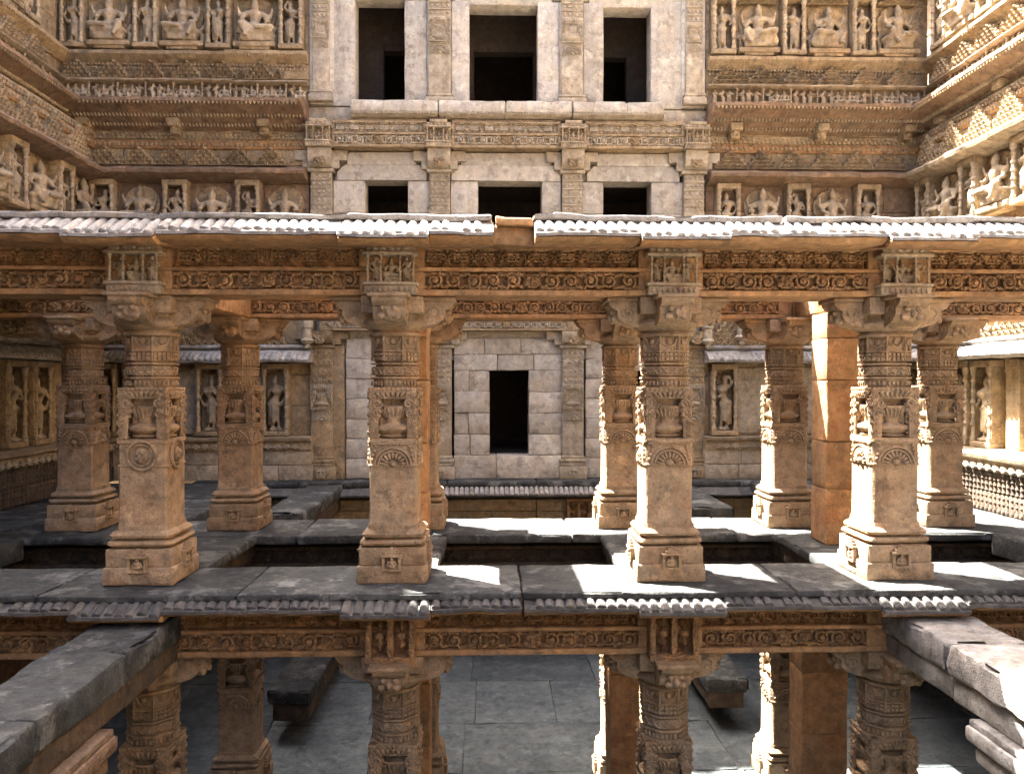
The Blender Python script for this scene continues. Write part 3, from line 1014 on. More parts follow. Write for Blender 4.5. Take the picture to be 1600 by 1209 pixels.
for lvl, zl, mat, mats in (('upper', LV, M_EAVE, 'upper eaves'), ('lower', 0.0, M_EAVED, 'lower eaves')):
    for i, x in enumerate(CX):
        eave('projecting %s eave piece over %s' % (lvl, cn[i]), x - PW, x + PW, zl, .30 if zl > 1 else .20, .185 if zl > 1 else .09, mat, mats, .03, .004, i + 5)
    for k in range(5):
        a = BX[k] + (PW if k else 0)
        e = BX[k + 1] - (PW if k < 4 else 0)
        if k == 2 and zl > 1:
            obj('soffit_block', MB().rblock(.0, .44, 7.80, 8.15, LV - .30, LV - .115, b=.03, cell=.1, jit=.02, seed=4).mesh('soffit_block', M_OR), roof_)
            eave('upper eave piece ending at the broken joint, away from the sunlit column', a, .02, zl, .23, .14, mat, mats, .25, .012, 40)
            eave('upper eave piece between the broken joint and the sunlit column', .42, e, zl, .25, .15, mat, mats, .04, .006, 41)
        elif k == 2:
            eave('lower eave piece before the split floor slab, away from the sunlit column', a, .30, zl, .13, .055, mat, mats, .08, .012, 42)
            eave('lower eave piece between the split floor slab and the sunlit column', .32, e, zl, .14, .06, mat, mats, .06, .01, 43)
        else:
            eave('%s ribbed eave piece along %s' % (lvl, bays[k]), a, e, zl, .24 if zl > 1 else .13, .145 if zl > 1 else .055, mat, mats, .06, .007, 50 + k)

# ------------------------------------------------------------------ walkway slabs (setting)
def structure(name):
    o = bpy.data.objects.new(name, None)
    COL.objects.link(o)
    o['kind'] = 'structure'
    return o
def slabs(root, rects, z0, z1, mat, jit=.012, chip=.05, seed=0, b=.03, cell=.2):
    for k, (x0, x1, y0, y1) in enumerate(rects):
        dz = rnd.uniform(-.006, .006)
        obj('paving_slab', MB().rblock(x0 + .004, x1 - .004, y0 + .004, y1 - .004, z0, z1 + dz, b=b, cell=cell, jit=jit, seed=seed + k * 1.7, chip=chip).mesh('paving_slab', mat), root)
def splits(a, e, n, seed):
    r2 = random.Random(seed)
    c = [a + (e - a) * (k + (r2.uniform(-.2, .2) if 0 < k < n else 0)) / n for k in range(n + 1)]
    return list(zip(c[:-1], c[1:]))
walk = structure('walkway_floor')
fr = [(-8.7, -6.6), (-6.6, -4.5), (-4.5, -2.55), (-2.55, .30), (.31, 3.1), (3.1, 5.5), (5.5, 7.6), (7.6, 9.6)]
slabs(walk, [(a, e, 7.73, 8.92) for a, e in fr], -.075, 0.0, M_DARK, .012, .05, 3)
slabs(walk, [(a, e, 10.66, 11.95) for a, e in splits(-8.7, 9.6, 9, 4)], -.12, 0.0, M_DARK, .012, .05, 30)
for i, x in enumerate(CX):
    slabs(walk, [(x - .42, x + .42, 8.925, 9.8), (x - .40, x + .44, 9.8, 10.655)], -.125, -.005, M_DARK, .014, .06, 60 + i * 5)
for x0, x1 in ((-8.7, -6.35), (7.0, 9.6)):
    slabs(walk, [((x0, -4.7) if x0 < 0 else (5.5, x1)) + (a, e) for a, e in splits(11.96, 16.27, 4, x0)], -.3, -.002, M_DARK, .012, .05, x0)  # side ledge slabs, widened inward to cut light to the lower storey
    slabs(walk, [(x0, x1, 8.93, 10.65)], -.3, -.003, M_DARK, .012, .05, x0 + 2)
# top slabs of the upper frame
tops = [(-8.7, -6.2), (-6.2, -3.3), (-3.3, .0), (.42, 2.95), (2.97, 6.0), (6.0, 9.6)]
roof = structure('frame_top_slabs')
for k, (a, e) in enumerate(tops):
    obj('paving_slab', MB().rblock(a + .005, e - .005, 7.73, 8.95, LV - .066, LV - .002, b=.028, cell=.12, jit=.022, seed=k + 80, chip=.08).mesh('top_slab', M_EAVE), roof)
obj('paving_slab', MB().rblock(.03, .41, 7.72, 8.9, LV - .11, LV - .02, b=.045, cell=.08, jit=.03, seed=91, chip=.1).mesh('top_slab', M_OR), roof)
slabs(roof, [(a, e, 10.75, 11.9) for a, e in splits(-8.7, 9.6, 7, 9)], LV - .22, LV, M_EAVE, .014, .06, 100)
slabs(roof, [(-8.62, -6.15, a, e) for a, e in splits(8.97, 10.74, 1, 1) + splits(11.92, 16.3, 3, 2)], LV - .30, LV - .02, M_EAVE, .014, .06, 140)  # gallery roof slabs added to darken the side wall below
low = structure('lower_floor')
r3 = random.Random(5)
yy = -1.5
row = 0
while yy < 17.4:
    d = r3.uniform(1.1, 1.9)
    xx = -9.8 + r3.uniform(-.6, 0)
    while xx < 10.4:
        w = r3.uniform(1.2, 2.8)
        if yy > 8.5:
            slabs(low, [(xx, xx + w, yy, yy + d)], -LV - .12, -LV, M_FLOOR, .022, .07, xx + yy, b=.012, cell=.3)
        xx += w
    yy += d
bed = obj('ground', MB().box(-40, 40, -1.6, 40, -LV - .6, -LV - .05).mesh('ground', M_FLOOR))
bed['kind'] = 'structure'

# ------------------------------------------------------------------ pale facade in the middle
YF = 16.9
def blocks(t, x0, x1, z0, z1, ch=.46, bw=.9, y0=0.0, th=.5, mat=M_PALE, seed=0, name='stone_block', jit=.006):
    r2 = random.Random(seed * 13 + 1)
    nz = max(1, int(round((z1 - z0) / ch)))
    h = (z1 - z0) / nz
    for k in range(nz):
        n = max(1, int(round((x1 - x0) / bw)))
        if n > 1:
            off = r2.uniform(-.25, .25)
            cs = [x0] + [x0 + (x1 - x0) * (i + off) / n for i in range(1, n)] + [x1]
        else:
            cs = [x0, x1]
            if x1 - x0 > .75 and r2.random() < .4:
                cs = [x0, x0 + (x1 - x0) * r2.uniform(.35, .65), x1]
        for a, e in zip(cs[:-1], cs[1:]):
            pj = r2.uniform(-.014, .014)
            obj(name, MB().rblock(a + .003, e - .003, y0 + pj, y0 + th, z0 + k * h + .003, z0 + (k + 1) * h - .003, b=.012, cell=.3, jit=jit, seed=r2.uniform(0, 99), chip=.025).mesh('stone_block', mat), t)

VASE_P, MED_P, BADGE_P, FIGCOL = with_mat(VASE, M_PALEC), with_mat(MED, M_PALEC), with_mat(BADGE, M_PALEC), COLN
def m_bands(mat, w, h):
    """carved bands across a pilaster, w half width, h high"""
    b = MB()
    n = max(2, int(h / .16))
    for k in range(n):
        z = k * h / n
        b.box(-w, w, -.03, .02, z, z + .03)
        b.box(-w, w, -.018, .02, z + .045, z + .06)
        for i in range(4):
            x = (i - 1.5) * w * .5
            b.ell((x, -.012, z + .1), (w * .16, .022, .03), 6, 4)
    return b.mesh('carved_bands', mat, 40)
def pilaster(t, x, z0, base, plain, vz, top, cap=0.0, w=.235, d=.13, mat=M_PALEC, carved=True):
    """engaged pillar: moulded base, plain shaft, lotus, vase, carved bands, capital with bracket"""
    p = obj('pilaster', MB().rblock(-w, w, -d, .1, base, top - z0, b=.014, cell=.3, jit=.005, seed=x + z0, chip=.02).mesh('pilaster', mat), t, (x, 0, z0))
    if base > .02:
        b = MB()
        b.rblock(-w - .07, w + .07, -d - .08, .1, 0, base * .55, b=.015, cell=.25, jit=.005, seed=x)
        b.rblock(-w - .045, w + .045, -d - .055, .1, base * .56, base * .72, b=.015, cell=.25, jit=.004, seed=x)
        b.rblock(-w - .06, w + .06, -d - .07, .1, base * .73, base * .87, b=.02, cell=.25, jit=.004, seed=x)
        b.rblock(-w - .02, w + .02, -d - .03, .1, base * .88, base * 1.01, b=.015, cell=.25, jit=.004, seed=x)
        obj('base_moulding', b.mesh('pilaster_base', mat), p)
        if carved and base > .3:
            obj('shrine_badge', BADGE_P, p, (0, -d - .075, .05), 0, .9)
    if carved:
        s = w / .25
        obj('lotus_medallion', MED_P, p, (0, -d, vz - z0 - .26 * s), 0, s)
        q = obj('vase_relief', VASE_P, p, (0, -d + .005, vz - z0), 0, s)
        bh = top - vz - .56 * s
        if bh > .15:
            obj('carved_bands', m_bands(mat, w, bh), p, (0, -d, vz - z0 + .56 * s))
    if cap:
        b = MB()
        b.rblock(-w - .06, w + .06, -d - .07, .1, 0, .07, b=.02, cell=.3, jit=.004)
        b.extr([(.1, .06), (-d, .07), (-d - .16, .14), (-d - .22, .25), (-d - .24, cap), (.1, cap)][::-1], -w - .02, w + .02, .12, .005, x)
        for s in (1, -1):
            b.extr([(.1, .08), (-d - .02, .08), (-d - .02, cap), (.1, cap)][::-1], s * (w + .02), s * (w + .17), .1, .01, x)
            b.extr([(.1, cap * .55), (-d - .02, cap * .55), (-d - .02, cap), (.1, cap)][::-1], s * (w + .17), s * (w + .34), .1, .01, x)
        c = obj('capital', b.mesh('pilaster_capital', mat), p, (0, 0, top - z0))
        obj('lion_face', FACE_P, c, (0, -d - .19, .17), 0, 1.25)
    return p

def room(t, x0, x1, z0, z1, y0, y1, door=None):
    """dark chamber behind the openings"""
    b = MB()
    w = .25
    b.box(x0 - w, x1 + w, y0, y1 + w, z0 - w, z0)
    b.box(x0 - w, x1 + w, y0, y1 + w, z1, z1 + w)
    b.box(x0 - w, x1 + w, y1, y1 + w, z0, z1)
    b.box(x0 - w, x0, y0, y1, z0, z1)
    b.box(x1, x1 + w, y0, y1, z0, z1)
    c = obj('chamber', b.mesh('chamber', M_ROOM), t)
    for (dx0, dx1, dz) in (door or []):
        m = (dx0 + dx1) / 2
        b = MB()
        b.box(m - 1.2, dx0, y0 + .9, y0 + 1.2, z0, z1)
        b.box(dx1, m + 1.2, y0 + .9, y0 + 1.2, z0, z1)
        b.box(dx0, dx1, y0 + .9, y0 + 1.2, dz, z1)
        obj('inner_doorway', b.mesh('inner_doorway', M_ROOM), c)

PX = [-3.68, -1.13, 1.75, 4.42]
# top storey
t3 = thing('facade_wall', 'pale smooth top storey wall with three tall dark openings', 'wall', (0, YF, 8.1))
def slab3(x0, x1, z0, z1, seed):
    obj('stone_slab', MB().rblock(x0 + .003, x1 - .003, rnd.uniform(-.012, .012), .5, z0 - 8.1, z1 - 8.1, b=.014, cell=.35, jit=.008, seed=seed, chip=.03).mesh('stone_slab', M_PALE), t3)
O3 = [(-2.97, -1.90, 8.13, 10.36), (-.49, 1.0, 8.13, 10.30), (2.45, 3.49, 8.13, 10.28)]
E3 = [-3.45] + [q for o in O3 for q in o[:2]] + [4.18]
for k in range(0, 8, 2):
    a, e = E3[k], E3[k + 1]
    mid = {2: -1.41, 4: 1.47}.get(k)
    if mid is None:
        slab3(a, e, 8.1, 10.45, k)
    else:
        slab3(a, mid, 8.1, 10.4, k)
        slab3(mid, mid + .53, 8.1, 10.4, k + 20)
        slab3(mid + .53, e, 8.1, 10.4, k + 40)
for k, o in enumerate(O3):
    slab3(o[0] - .32, o[1] + .32, o[3] + .03 if k else o[3] + .1, 11.6, k + 60)
for a, e in ((-3.45, -3.29), (-1.58, -.81), (1.32, 2.13), (3.81, 4.18)):
    slab3(a, e, 10.45, 11.6, a + 80)
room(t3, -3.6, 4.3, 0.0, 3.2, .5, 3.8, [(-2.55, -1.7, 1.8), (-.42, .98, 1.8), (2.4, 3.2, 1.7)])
for k, x in enumerate(PX):
    if k in (1, 2):
        pilaster(t3, x, 0.04, .20, .9, 1.36, 3.5, 0, .235, .12, M_PALEC)
    else:
        pilaster(t3, x, 0.04, .26, .9, 1.4, 3.5, 0, .18, .14, M_PALEC, carved=True)
        obj('side_strip', MB().rblock(x - .26, x + .26, -.05, .5, .02, 3.5, b=.01, cell=.4, jit=.006, seed=x).mesh('side_strip', M_PALE), t3)
# sill slabs between the storeys
sill = thing('facade_ledge', 'pale chipped ledge of long slabs below the top storey openings', 'ledge', (0, YF, 7.75))
for k, (a, e) in enumerate(((-3.0, -1.15), (-1.13, .28), (.29, 1.72), (1.74, 2.9), (2.9, 3.7))):
    obj('ledge_slab', MB().rblock(a, e, -.42, .45, .10, .35, b=.03, cell=.16, jit=.014, seed=a, chip=.06).mesh('ledge_slab', M_PALE), sill)
    obj('moulding', MB().extr([(.4, .0), (-.30, .02), (-.40, .07), (-.39, .10), (.4, .10)][::-1], a, e, .1, .01, a).mesh('ledge_moulding', M_PALEC), sill)
rowb = MB()
x = -2.95
while x < 3.65:
    rowb.ell((x, -.40, .085), (.02, .025, .026), 5, 4)
    x += .062
o = obj('bead_row', rowb.mesh('bead_row', M_PALEC), sill)
o['kind'] = 'stuff'
# middle storey
t2 = thing('facade_wall', 'pale middle storey wall with square dark openings under block lintels', 'wall', (0, YF, 3.65))
def z2(z):
    return z - 3.65
O2 = [(-2.76, -1.83), (-.30, 1.09), (2.45, 3.50)]
edges = [-3.45, -2.76, -1.83, -.30, 1.09, 2.45, 3.50, 4.2]
for k in range(0, 8, 2):
    a, e = edges[k], edges[k + 1]
    cuts = [(a, e)] if k in (0, 6) else [(a, PX[k // 2] - .23), (PX[k // 2] + .23, e)]
    for p, q in cuts:
        blocks(t2, p, q, z2(3.7), z2(6.49), .66, 1.4, seed=p)
for k, (a, e) in enumerate(O2):
    lo = [-3.35, -.88, 2.08][k]
    hi = [-1.42, 1.50, 4.12][k]
    def lint(x0, x1, za, zb, s, cut=.0, y=-.03):
        w, h = (x1 - x0) / 2, zb - za
        b = MB()
        pr = [(-w, 0), (w, 0), (w, h * .55), (w - cut, h), (-w + cut, h), (-w, h * .55)]
        n = len(pr)
        vs = []
        for yy2 in (y, .5):
            for (px, pz) in pr:
                q = Vector((px, yy2, pz))
                vs.append(q + noise.noise_vector(q * 3 + Vector((s, s, s))) * .012)
        fs = [tuple(range(n)), tuple(range(n, 2 * n))[::-1]] + [(i, n + i, n + (i + 1) % n, (i + 1) % n) for i in range(n)]
        b.add(vs, fs)
        obj('lintel', b.mesh('lintel', M_PALE), t2, ((x0 + x1) / 2, 0, z2(za)))
    lint(lo, hi, 6.495, 6.82, k + 1, .16)
    lint(lo + .22, hi - .22, 6.825, 7.09, k + 5, .05, -.045)
    blocks(t2, a, e, z2(3.7), z2(4.5), .4, 1.0, seed=a)
room(t2, -3.6, 4.3, .6, 3.2, .5, 3.6)
for k, x in enumerate(PX):
    pilaster(t2, x, .05, .3, .9, 1.62, 2.98, .46, .22, .13, M_PALEC)
    shrine_parts(t2, x, -.34, z2(7.1), 1.02, None, 'shrine_niche')
for k in range(3):
    x0, x1 = PX[k] + .27, PX[k + 1] - .27
    h = obj('frieze_beam', MB().rblock(-(x1 - x0) / 2, (x1 - x0) / 2, -.28, .5, 0, .62, b=.015, cell=.3, jit=.006, seed=k).mesh('frieze_beam', M_FAC), t2, ((x0 + x1) / 2, 0, z2(7.12)))
    beam_frieze(h, x1 - x0, -.28, 0, .56, PMATS, .06, True)
# lower storey with the doorway
t1 = thing('facade_wall', 'pale lower storey block wall with a narrow dark doorway', 'wall', (0, YF, 0))
for k, (a, e, za, zb) in enumerate(((-3.18, -2.5, .0, 3.05), (-2.5, -1.8, 2.35, 3.05), (-1.8, -1.32, 0, 3.05), (-.83, -.05, .5, 2.36), (.81, 1.57, .5, 2.36), (-.83, 1.57, 2.36, 3.06), (2.06, 3.02, 0, 3.05), (3.02, 3.7, 2.35, 3.05), (3.7, 4.5, 0, 3.05))):
    blocks(t1, a, e, za, zb, .465 if k != 5 else .36, .8, seed=k + 3, jit=.016, y0=0 if a < 2 else .02)
blocks(t1, -.83, 1.57, 0, .5, .5, 1.25, y0=-.10, th=.6, seed=50)
for a in (-2.5, 3.02):
    blocks(t1, a, a + .69, 0, .5, .5, .8, seed=a + 9)
room(t1, -3.1, 4.4, .5, 2.8, .52, 3.4)
for k, x in enumerate(PX):
    pilaster(t1, x + (.02 if 0 < k < 3 else 0), 0, .5, .8, 1.52, 2.84, .36, .235, .13, M_PALEC if 0 < k < 3 else M_FAC)
pn = obj('plain_pier', MB().rblock(-3.46, -3.2, -.08, .5, 0, 2.9, b=.02, cell=.3, jit=.01, seed=4).mesh('plain_pier', M_FAC), t1)
for k in range(3):
    x0, x1 = PX[k], PX[k + 1]
    h = obj('frieze_beam', MB().rblock(-(x1 - x0) / 2 + .002, (x1 - x0) / 2 - .002, -.26, .5, 0, .44, b=.015, cell=.3, jit=.006, seed=k).mesh('frieze_beam', M_FAC), t1, ((x0 + x1) / 2, 0, 3.21))
    beam_frieze(h, x1 - x0, -.26, 0, .44, PMATS, .12, True, .8)
    hang = obj('hanging_finial', MB().lathe([(.03, 0), (.07, .03), (.05, .08), (.12, .12), (.15, .17), (.10, .22), (.09, .42), (.12, .45), (.12, .60)], 10).mesh('hanging_finial', M_PALEC), t1, ((PX[0] - .25, -.35, 2.82), (PX[3] + .25, -.35, 2.82), (PX[3] + .95, -.45, 2.9))[k])
for tt, zb, zz0, zz1 in ((t1, 0, 2.6, 3.64), (t2, 3.65, 6.52, 7.74), (t3, 8.1, 10.5, 11.6)):
    obj('wall_core', MB().box(-3.5, 4.3, .12, .48, zz0 - zb, zz1 - zb).mesh('wall_core', M_PALE), tt)
for tt, zb, zz0, zz1 in ((t1, 0, 0, 3.64), (t2, 3.65, 3.66, 7.74), (t3, 8.1, 7.76, 11.6)):
    for a, e in ((-4.02, -3.44), (4.16, 4.74)):
        obj('wall_core', MB().box(a, e, .12, .48, zz0 - zb, zz1 - zb).mesh('wall_core', M_PALEC), tt)
obj('wall_core', MB().rblock(-4.0, 4.74, -.02, .45, 7.68 - 3.65, 8.06 - 3.65, b=.02, cell=.4, jit=.01).mesh('wall_core', M_PALEC), t2)
# ledge at the foot of the facade, with eave and beam below
foot = thing('facade_ledge', 'dark grey ribbed ledge along the foot of the doorway wall', 'ledge', (0, YF, -.9))
for k, (a, e) in enumerate(splits(-6.3, 6.95, 7, 2)):
    obj('ledge_slab', MB().rblock(a + .004, e - .004, -.62, .3, .78, .90, b=.03, cell=.2, jit=.016, seed=a, chip=.06).mesh('foot_slab', M_DARK), foot)
    obj('eave_slab', MB().extr([(.2, .5), (.2, .79), (-.58, .79), (-.82, .64), (-.80, .60), (-.5, .58), (-.3, .5)], a + .003, e - .003, .12, .014, a).mesh('foot_eave', M_EAVED), foot)
    obj('beam_block', MB().rblock(a + .004, e - .004, -.34, .2, 0.0, .24, b=.02, cell=.25, jit=.01, seed=a + 1).mesh('foot_beam', M_FAC), foot)
    obj('beam_block', MB().rblock(a + .004, e - .004, -.40, .2, .25, .50, b=.02, cell=.25, jit=.01, seed=a + 2).mesh('foot_beam', M_FAC), foot)
rb = m_rib(M_EAVE, .28)
x = -1.05
while x < 2.2:
    o = obj('eave_rib', rb, foot, (x, -.575, .80))
    o.rotation_euler = (.55, 0, 0)
    x += .105
for x in (1.85, -1.2):
    obj('lozenge_block', LOZ, foot, (x, -.45, -.02))
low_w = thing('facade_wall', 'shaded lowest wall under the ribbed ledge', 'wall', (0, YF + .3, -LV))
for k, (a, e) in enumerate(((-9.6, -6.4), (-6.4, -3.2), (-3.2, -.1), (.9, 3.9), (3.9, 7.0), (7.0, 10.2))):
    blocks(low_w, a, e, 0, 2.88, .6, 1.4, mat=M_RED, seed=k + 30)
blocks(low_w, -.1, .9, 2.2, 2.88, .6, 1.4, mat=M_RED, seed=77)
room(low_w, -1.5, 2.3, 0.0, 2.4, .5, 3.0)

# ------------------------------------------------------------------ carved wall bands left and right of the facade and along the sides
def m_pendants(L, pitch=.085, w=.03, h=.06):
    b = MB()
    x = pitch / 2
    while x < L:
        b.add([(x - w, 0, 0), (x + w, 0, 0), (x, 0, -h), (x - w, .03, 0), (x + w, .03, 0), (x, .03, -h)], [(0, 2, 1), (3, 4, 5), (0, 1, 4, 3), (1, 2, 5, 4), (2, 0, 3, 5)])
        x += pitch
    return b.mesh('pendant_row', M_FAC)
def ledge(t, name, pr, L, mat, seed, jit=.014, n=None, x0=0.0):
    """a moulding in several stones"""
    for k, (a, e) in enumerate(splits(x0, L, n or max(1, int((L - x0) / 1.5)), seed)):
        dz = rnd.uniform(-.012, .012)
        obj(name, MB().extr([(y, z + dz) for y, z in pr][::-1], a + .004, e - .004, .13, jit, seed + k * 3.3).mesh(name, mat), t)
def niche(t, x, z, w, h, kind, r2, frame=True, mat=M_FAC):
    """recessed panel with a figure between turned colonnettes"""
    d = .16
    b = MB()
    b.rblock(-w / 2, w / 2, -.28, .0, -.10, .0, b=.015, cell=.25, jit=.006, seed=x)
    if kind == 'stand':
        b.rblock(-w / 2, -w / 2 + .05, -.24, .02, 0, h, b=.01, cell=.3, jit=.005, seed=x)
        b.rblock(w / 2 - .05, w / 2, -.24, .02, 0, h, b=.01, cell=.3, jit=.005, seed=x)
        b.rblock(-w / 2, w / 2, -.28, .02, h, h + .12, b=.012, cell=.25, jit=.005, seed=x)
    n = obj('niche', b.mesh('niche_frame', mat), t, (x, 0, z))
    if kind == 'stand':
        s = h * .93
        fs = s * r2.uniform(.94, 1.0)
        obj('standing_figure', STAND[r2.randrange(4)], n, (0, -.13, .01), r2.uniform(-.3, .3), (r2.choice((1, -1)) * fs * min(1, (w - .16) / (.44 * fs)) if w - .16 < .44 * fs else r2.choice((1, -1)) * fs, fs, fs))
        for q in (1, -1):
            obj('colonnette', COLN, n, (q * (w / 2 - .055), -.235, 0), 0, (.75 * min(1, h), .75 * min(1, h), h))
    elif kind == 'seat':
        s = min(h * .95, w * 1.18)
        obj('halo', MB().lathe([(.36 * s, 0), (.40 * s, .02), (.40 * s, .05), (.34 * s, .06), (.30 * s, .05), (.02, .05)], 18).at().mesh('halo', mat), n, (0, .0, .62 * s)).rotation_euler = (math.pi / 2, 0, 0)
        obj('seated_figure', SEAT[r2.randrange(2)], n, (0, -.17, .02), r2.uniform(-.3, .3), (s * r2.choice((1, -1)), s, s * r2.uniform(.92, 1.03)))
        obj('pedestal', MB().rblock(-w * .36, w * .36, -.24, .0, -.16, .02, b=.02, cell=.25, jit=.01, seed=x).mesh('pedestal', mat), n)
        for q in (1, -1):
            obj('attendant', TINY[2], n, (q * w * .40, -.06, .0), 0, s * .42)
    return n
def wall_upper(label, L, loc, rz, vis, seed, first=0.0, group='carved upper walls'):
    """z from 7.5 to 11.6"""
    t = thing('carved_wall', label, 'wall', (loc[0], loc[1], 7.5), rz, group)
    r2 = random.Random(seed)
    Z = lambda z: z - 7.5
    blocks(t, 0, L, Z(9.2), Z(11.6), .6, 1.1, mat=M_FAC, seed=seed, th=.6)
    blocks(t, 0, L, Z(7.5), Z(9.2), .57, 1.3, y0=-.05, mat=M_FAC, seed=seed + 1, th=.6)
    ledge(t, 'ledge', [(.1, Z(8.95)), (-.10, Z(8.93)), (-.24, Z(9.03)), (-.30, Z(9.08)), (-.30, Z(9.15)), (-.22, Z(9.17)), (.1, Z(9.2))], L, M_FAC, seed)
    ledge(t, 'string_course', [(.1, Z(8.50)), (-.20, Z(8.50)), (-.26, Z(8.53)), (-.24, Z(8.56)), (.1, Z(8.58))], L, M_FIG, seed + 2, .008)
    ledge(t, 'eave', [(.1, Z(7.50)), (-.10, Z(7.52)), (-.30, Z(7.66)), (-.62, Z(7.84)), (-.80, Z(7.90)), (-.80, Z(7.97)), (-.60, Z(8.04)), (-.25, Z(8.12)), (.1, Z(8.12))], L, M_RED, seed + 4, .02)
    ledge(t, 'cornice', [(.1, Z(10.55)), (-.12, Z(10.55)), (-.3, Z(10.7)), (-.42, Z(10.78)), (-.42, Z(10.88)), (.1, Z(10.95))], L, M_FAC, seed + 6, .014)
    a, e = vis
    o = obj('pendant_row', m_pendants(e - a), t, (a, -.79, Z(7.905)))
    o['kind'] = 'stuff'
    o = obj('pendant_row', m_pendants(e - a, .07, .025, .045), t, (a, -.29, Z(9.09)))
    o['kind'] = 'stuff'
    x = a + .55
    while x < e - .3:
        bb = MB().rblock(-.13, .13, -.42, .05, .06, .22, b=.02, cell=.15, jit=.01, seed=x)
        bb.rblock(-.10, .10, -.30, .05, -.08, .07, b=.03, cell=.15, jit=.01, seed=x + 1)
        bb.ell((0, -.30, .02), (.07, .06, .07), 8, 6)
        obj('bracket', bb.mesh('eave_bracket', M_FAC), t, (x, 0, Z(7.46)))
        x += 1.9
    rw = MB()
    q = a + .05
    while q < e:
        for yy3, zz3 in ((-.20, 7.60), (-.42, 7.735)):
            rw.ell((q, yy3, Z(zz3)), (.03, .07, .045), 5, 4)
        rw.ell((q, -.085, Z(8.84)), (.026, .03, .03), 5, 4)
        rw.box(q - .022, q + .022, -.12, .0, Z(8.86) + .04, Z(8.86) + .075)
        q += .075
    o = obj('dentil_row', rw.mesh('dentil_row', M_FIG), t)
    o['kind'] = 'stuff'
    # figure panels
    x = a + .3 + first
    k = 0
    while x < e - .2:
        if k % 2 == 0:
            niche(t, x, Z(9.32), .52, 1.08, 'stand', r2)
            x += .28 + .49
        else:
            niche(t, x, Z(9.36), .90, 1.06, 'seat', r2)
            obj('canopy', GABLE, t, (x, -.06, Z(10.36)), 0, (.85, 2.4, .32))
            x += .49 + .28
        k += 1
    x = a + .38
    while x < e - .3:
        obj('gable', GABLE, t, (x, -.12, Z(8.57)), 0, (.62, 2.2, .60))
        if x + .38 < e - .1:
            obj('gable', GABLE, t, (x + .385, -.09, Z(8.57)), 0, (.20, 1.8, .40))
        x += .77
    x = a + .12
    k = 0
    while x < e - .05:
        j = r2.uniform(-.01, .01)
        if k % 4 == 3:
            obj('colonnette', COLN, t, (x + j, -.17, Z(8.12)), 0, (.42, .42, .38))
            x += .10
        else:
            v = r2.randrange(3)
            obj('frieze_figure', TINY[v], t, (x + j + .03, -.14, Z(8.12)), r2.uniform(-.3, .3), (.36, .40, .37))
            x += .165
        k += 1
    return t
def wall_mid(label, L, loc, rz, vis, seed, group='carved middle walls', bigband=False, ledge_mat=M_RED):
    """z from 3.6 to 7.5"""
    t = thing('carved_wall', label, 'wall', (loc[0], loc[1], 3.6), rz, group)
    r2 = random.Random(seed)
    Z = lambda z: z - 3.6
    blocks(t, 0, L, Z(3.6), Z(6.42), .56, 1.1, y0=.0, mat=M_RED, seed=seed, th=.6)
    blocks(t, 0, L, Z(6.42), Z(7.5), .36, 1.2, y0=-.05, mat=M_FAC, seed=seed + 1, th=.65)
    ledge(t, 'ledge', [(.1, Z(6.40)), (-.12, Z(6.40)), (-.36, Z(6.46)), (-.50, Z(6.50)), (-.52, Z(6.56)), (-.46, Z(6.62)), (-.22, Z(6.68)), (-.15, Z(6.74)), (.1, Z(6.74))], L, ledge_mat, seed + 3, .022)
    a, e = vis
    x = a + .4
    while x < e - .3:
        if bigband:
            obj('gable', GABLE_BIG, t, (x, -.13, Z(6.74)), 0, (.85, 1.2, .95))
            x += .86
        else:
            obj('gable', GABLE, t, (x, -.13, Z(6.74)), 0, (.68, 1.8, .60))
            x += .70
    ledge(t, 'hole_band', [(.1, Z(7.12)), (-.09, Z(7.12)), (-.11, Z(7.15)), (-.11, Z(7.27)), (-.09, Z(7.30)), (.1, Z(7.30))], L, M_ORC, seed + 8, .006)
    rw = MB()
    q = a + .05
    while q < e:
        rw.ell((q, -.11, Z(7.21)), (.035, .04, .045), 6, 4)
        rw.box(q - .03, q + .03, -.10, .0, Z(7.33), Z(7.38))
        rw.ell((q + .05, -.06, Z(7.43)), (.03, .035, .03), 5, 4)
        q += .1
    o = obj('dentil_row', rw.mesh('dentil_row', M_FAC), t)
    o['kind'] = 'stuff'
    x = a + .35
    k = 0
    while x < e - .2:
        if k % 2 == 0:
            niche(t, x, Z(5.32), .52, .98, 'stand', r2, mat=M_FAC)
            x += .77
        else:
            niche(t, x, Z(5.36), .92, 1.0, 'seat', r2, mat=M_FAC)
            x += .77
        k += 1
    ledge(t, 'lower_ledge', [(.1, Z(4.6)), (-.3, Z(4.62)), (-.45, Z(4.75)), (-.42, Z(4.9)), (.1, Z(4.95))], L, M_FAC, seed + 9, .015)
    return t
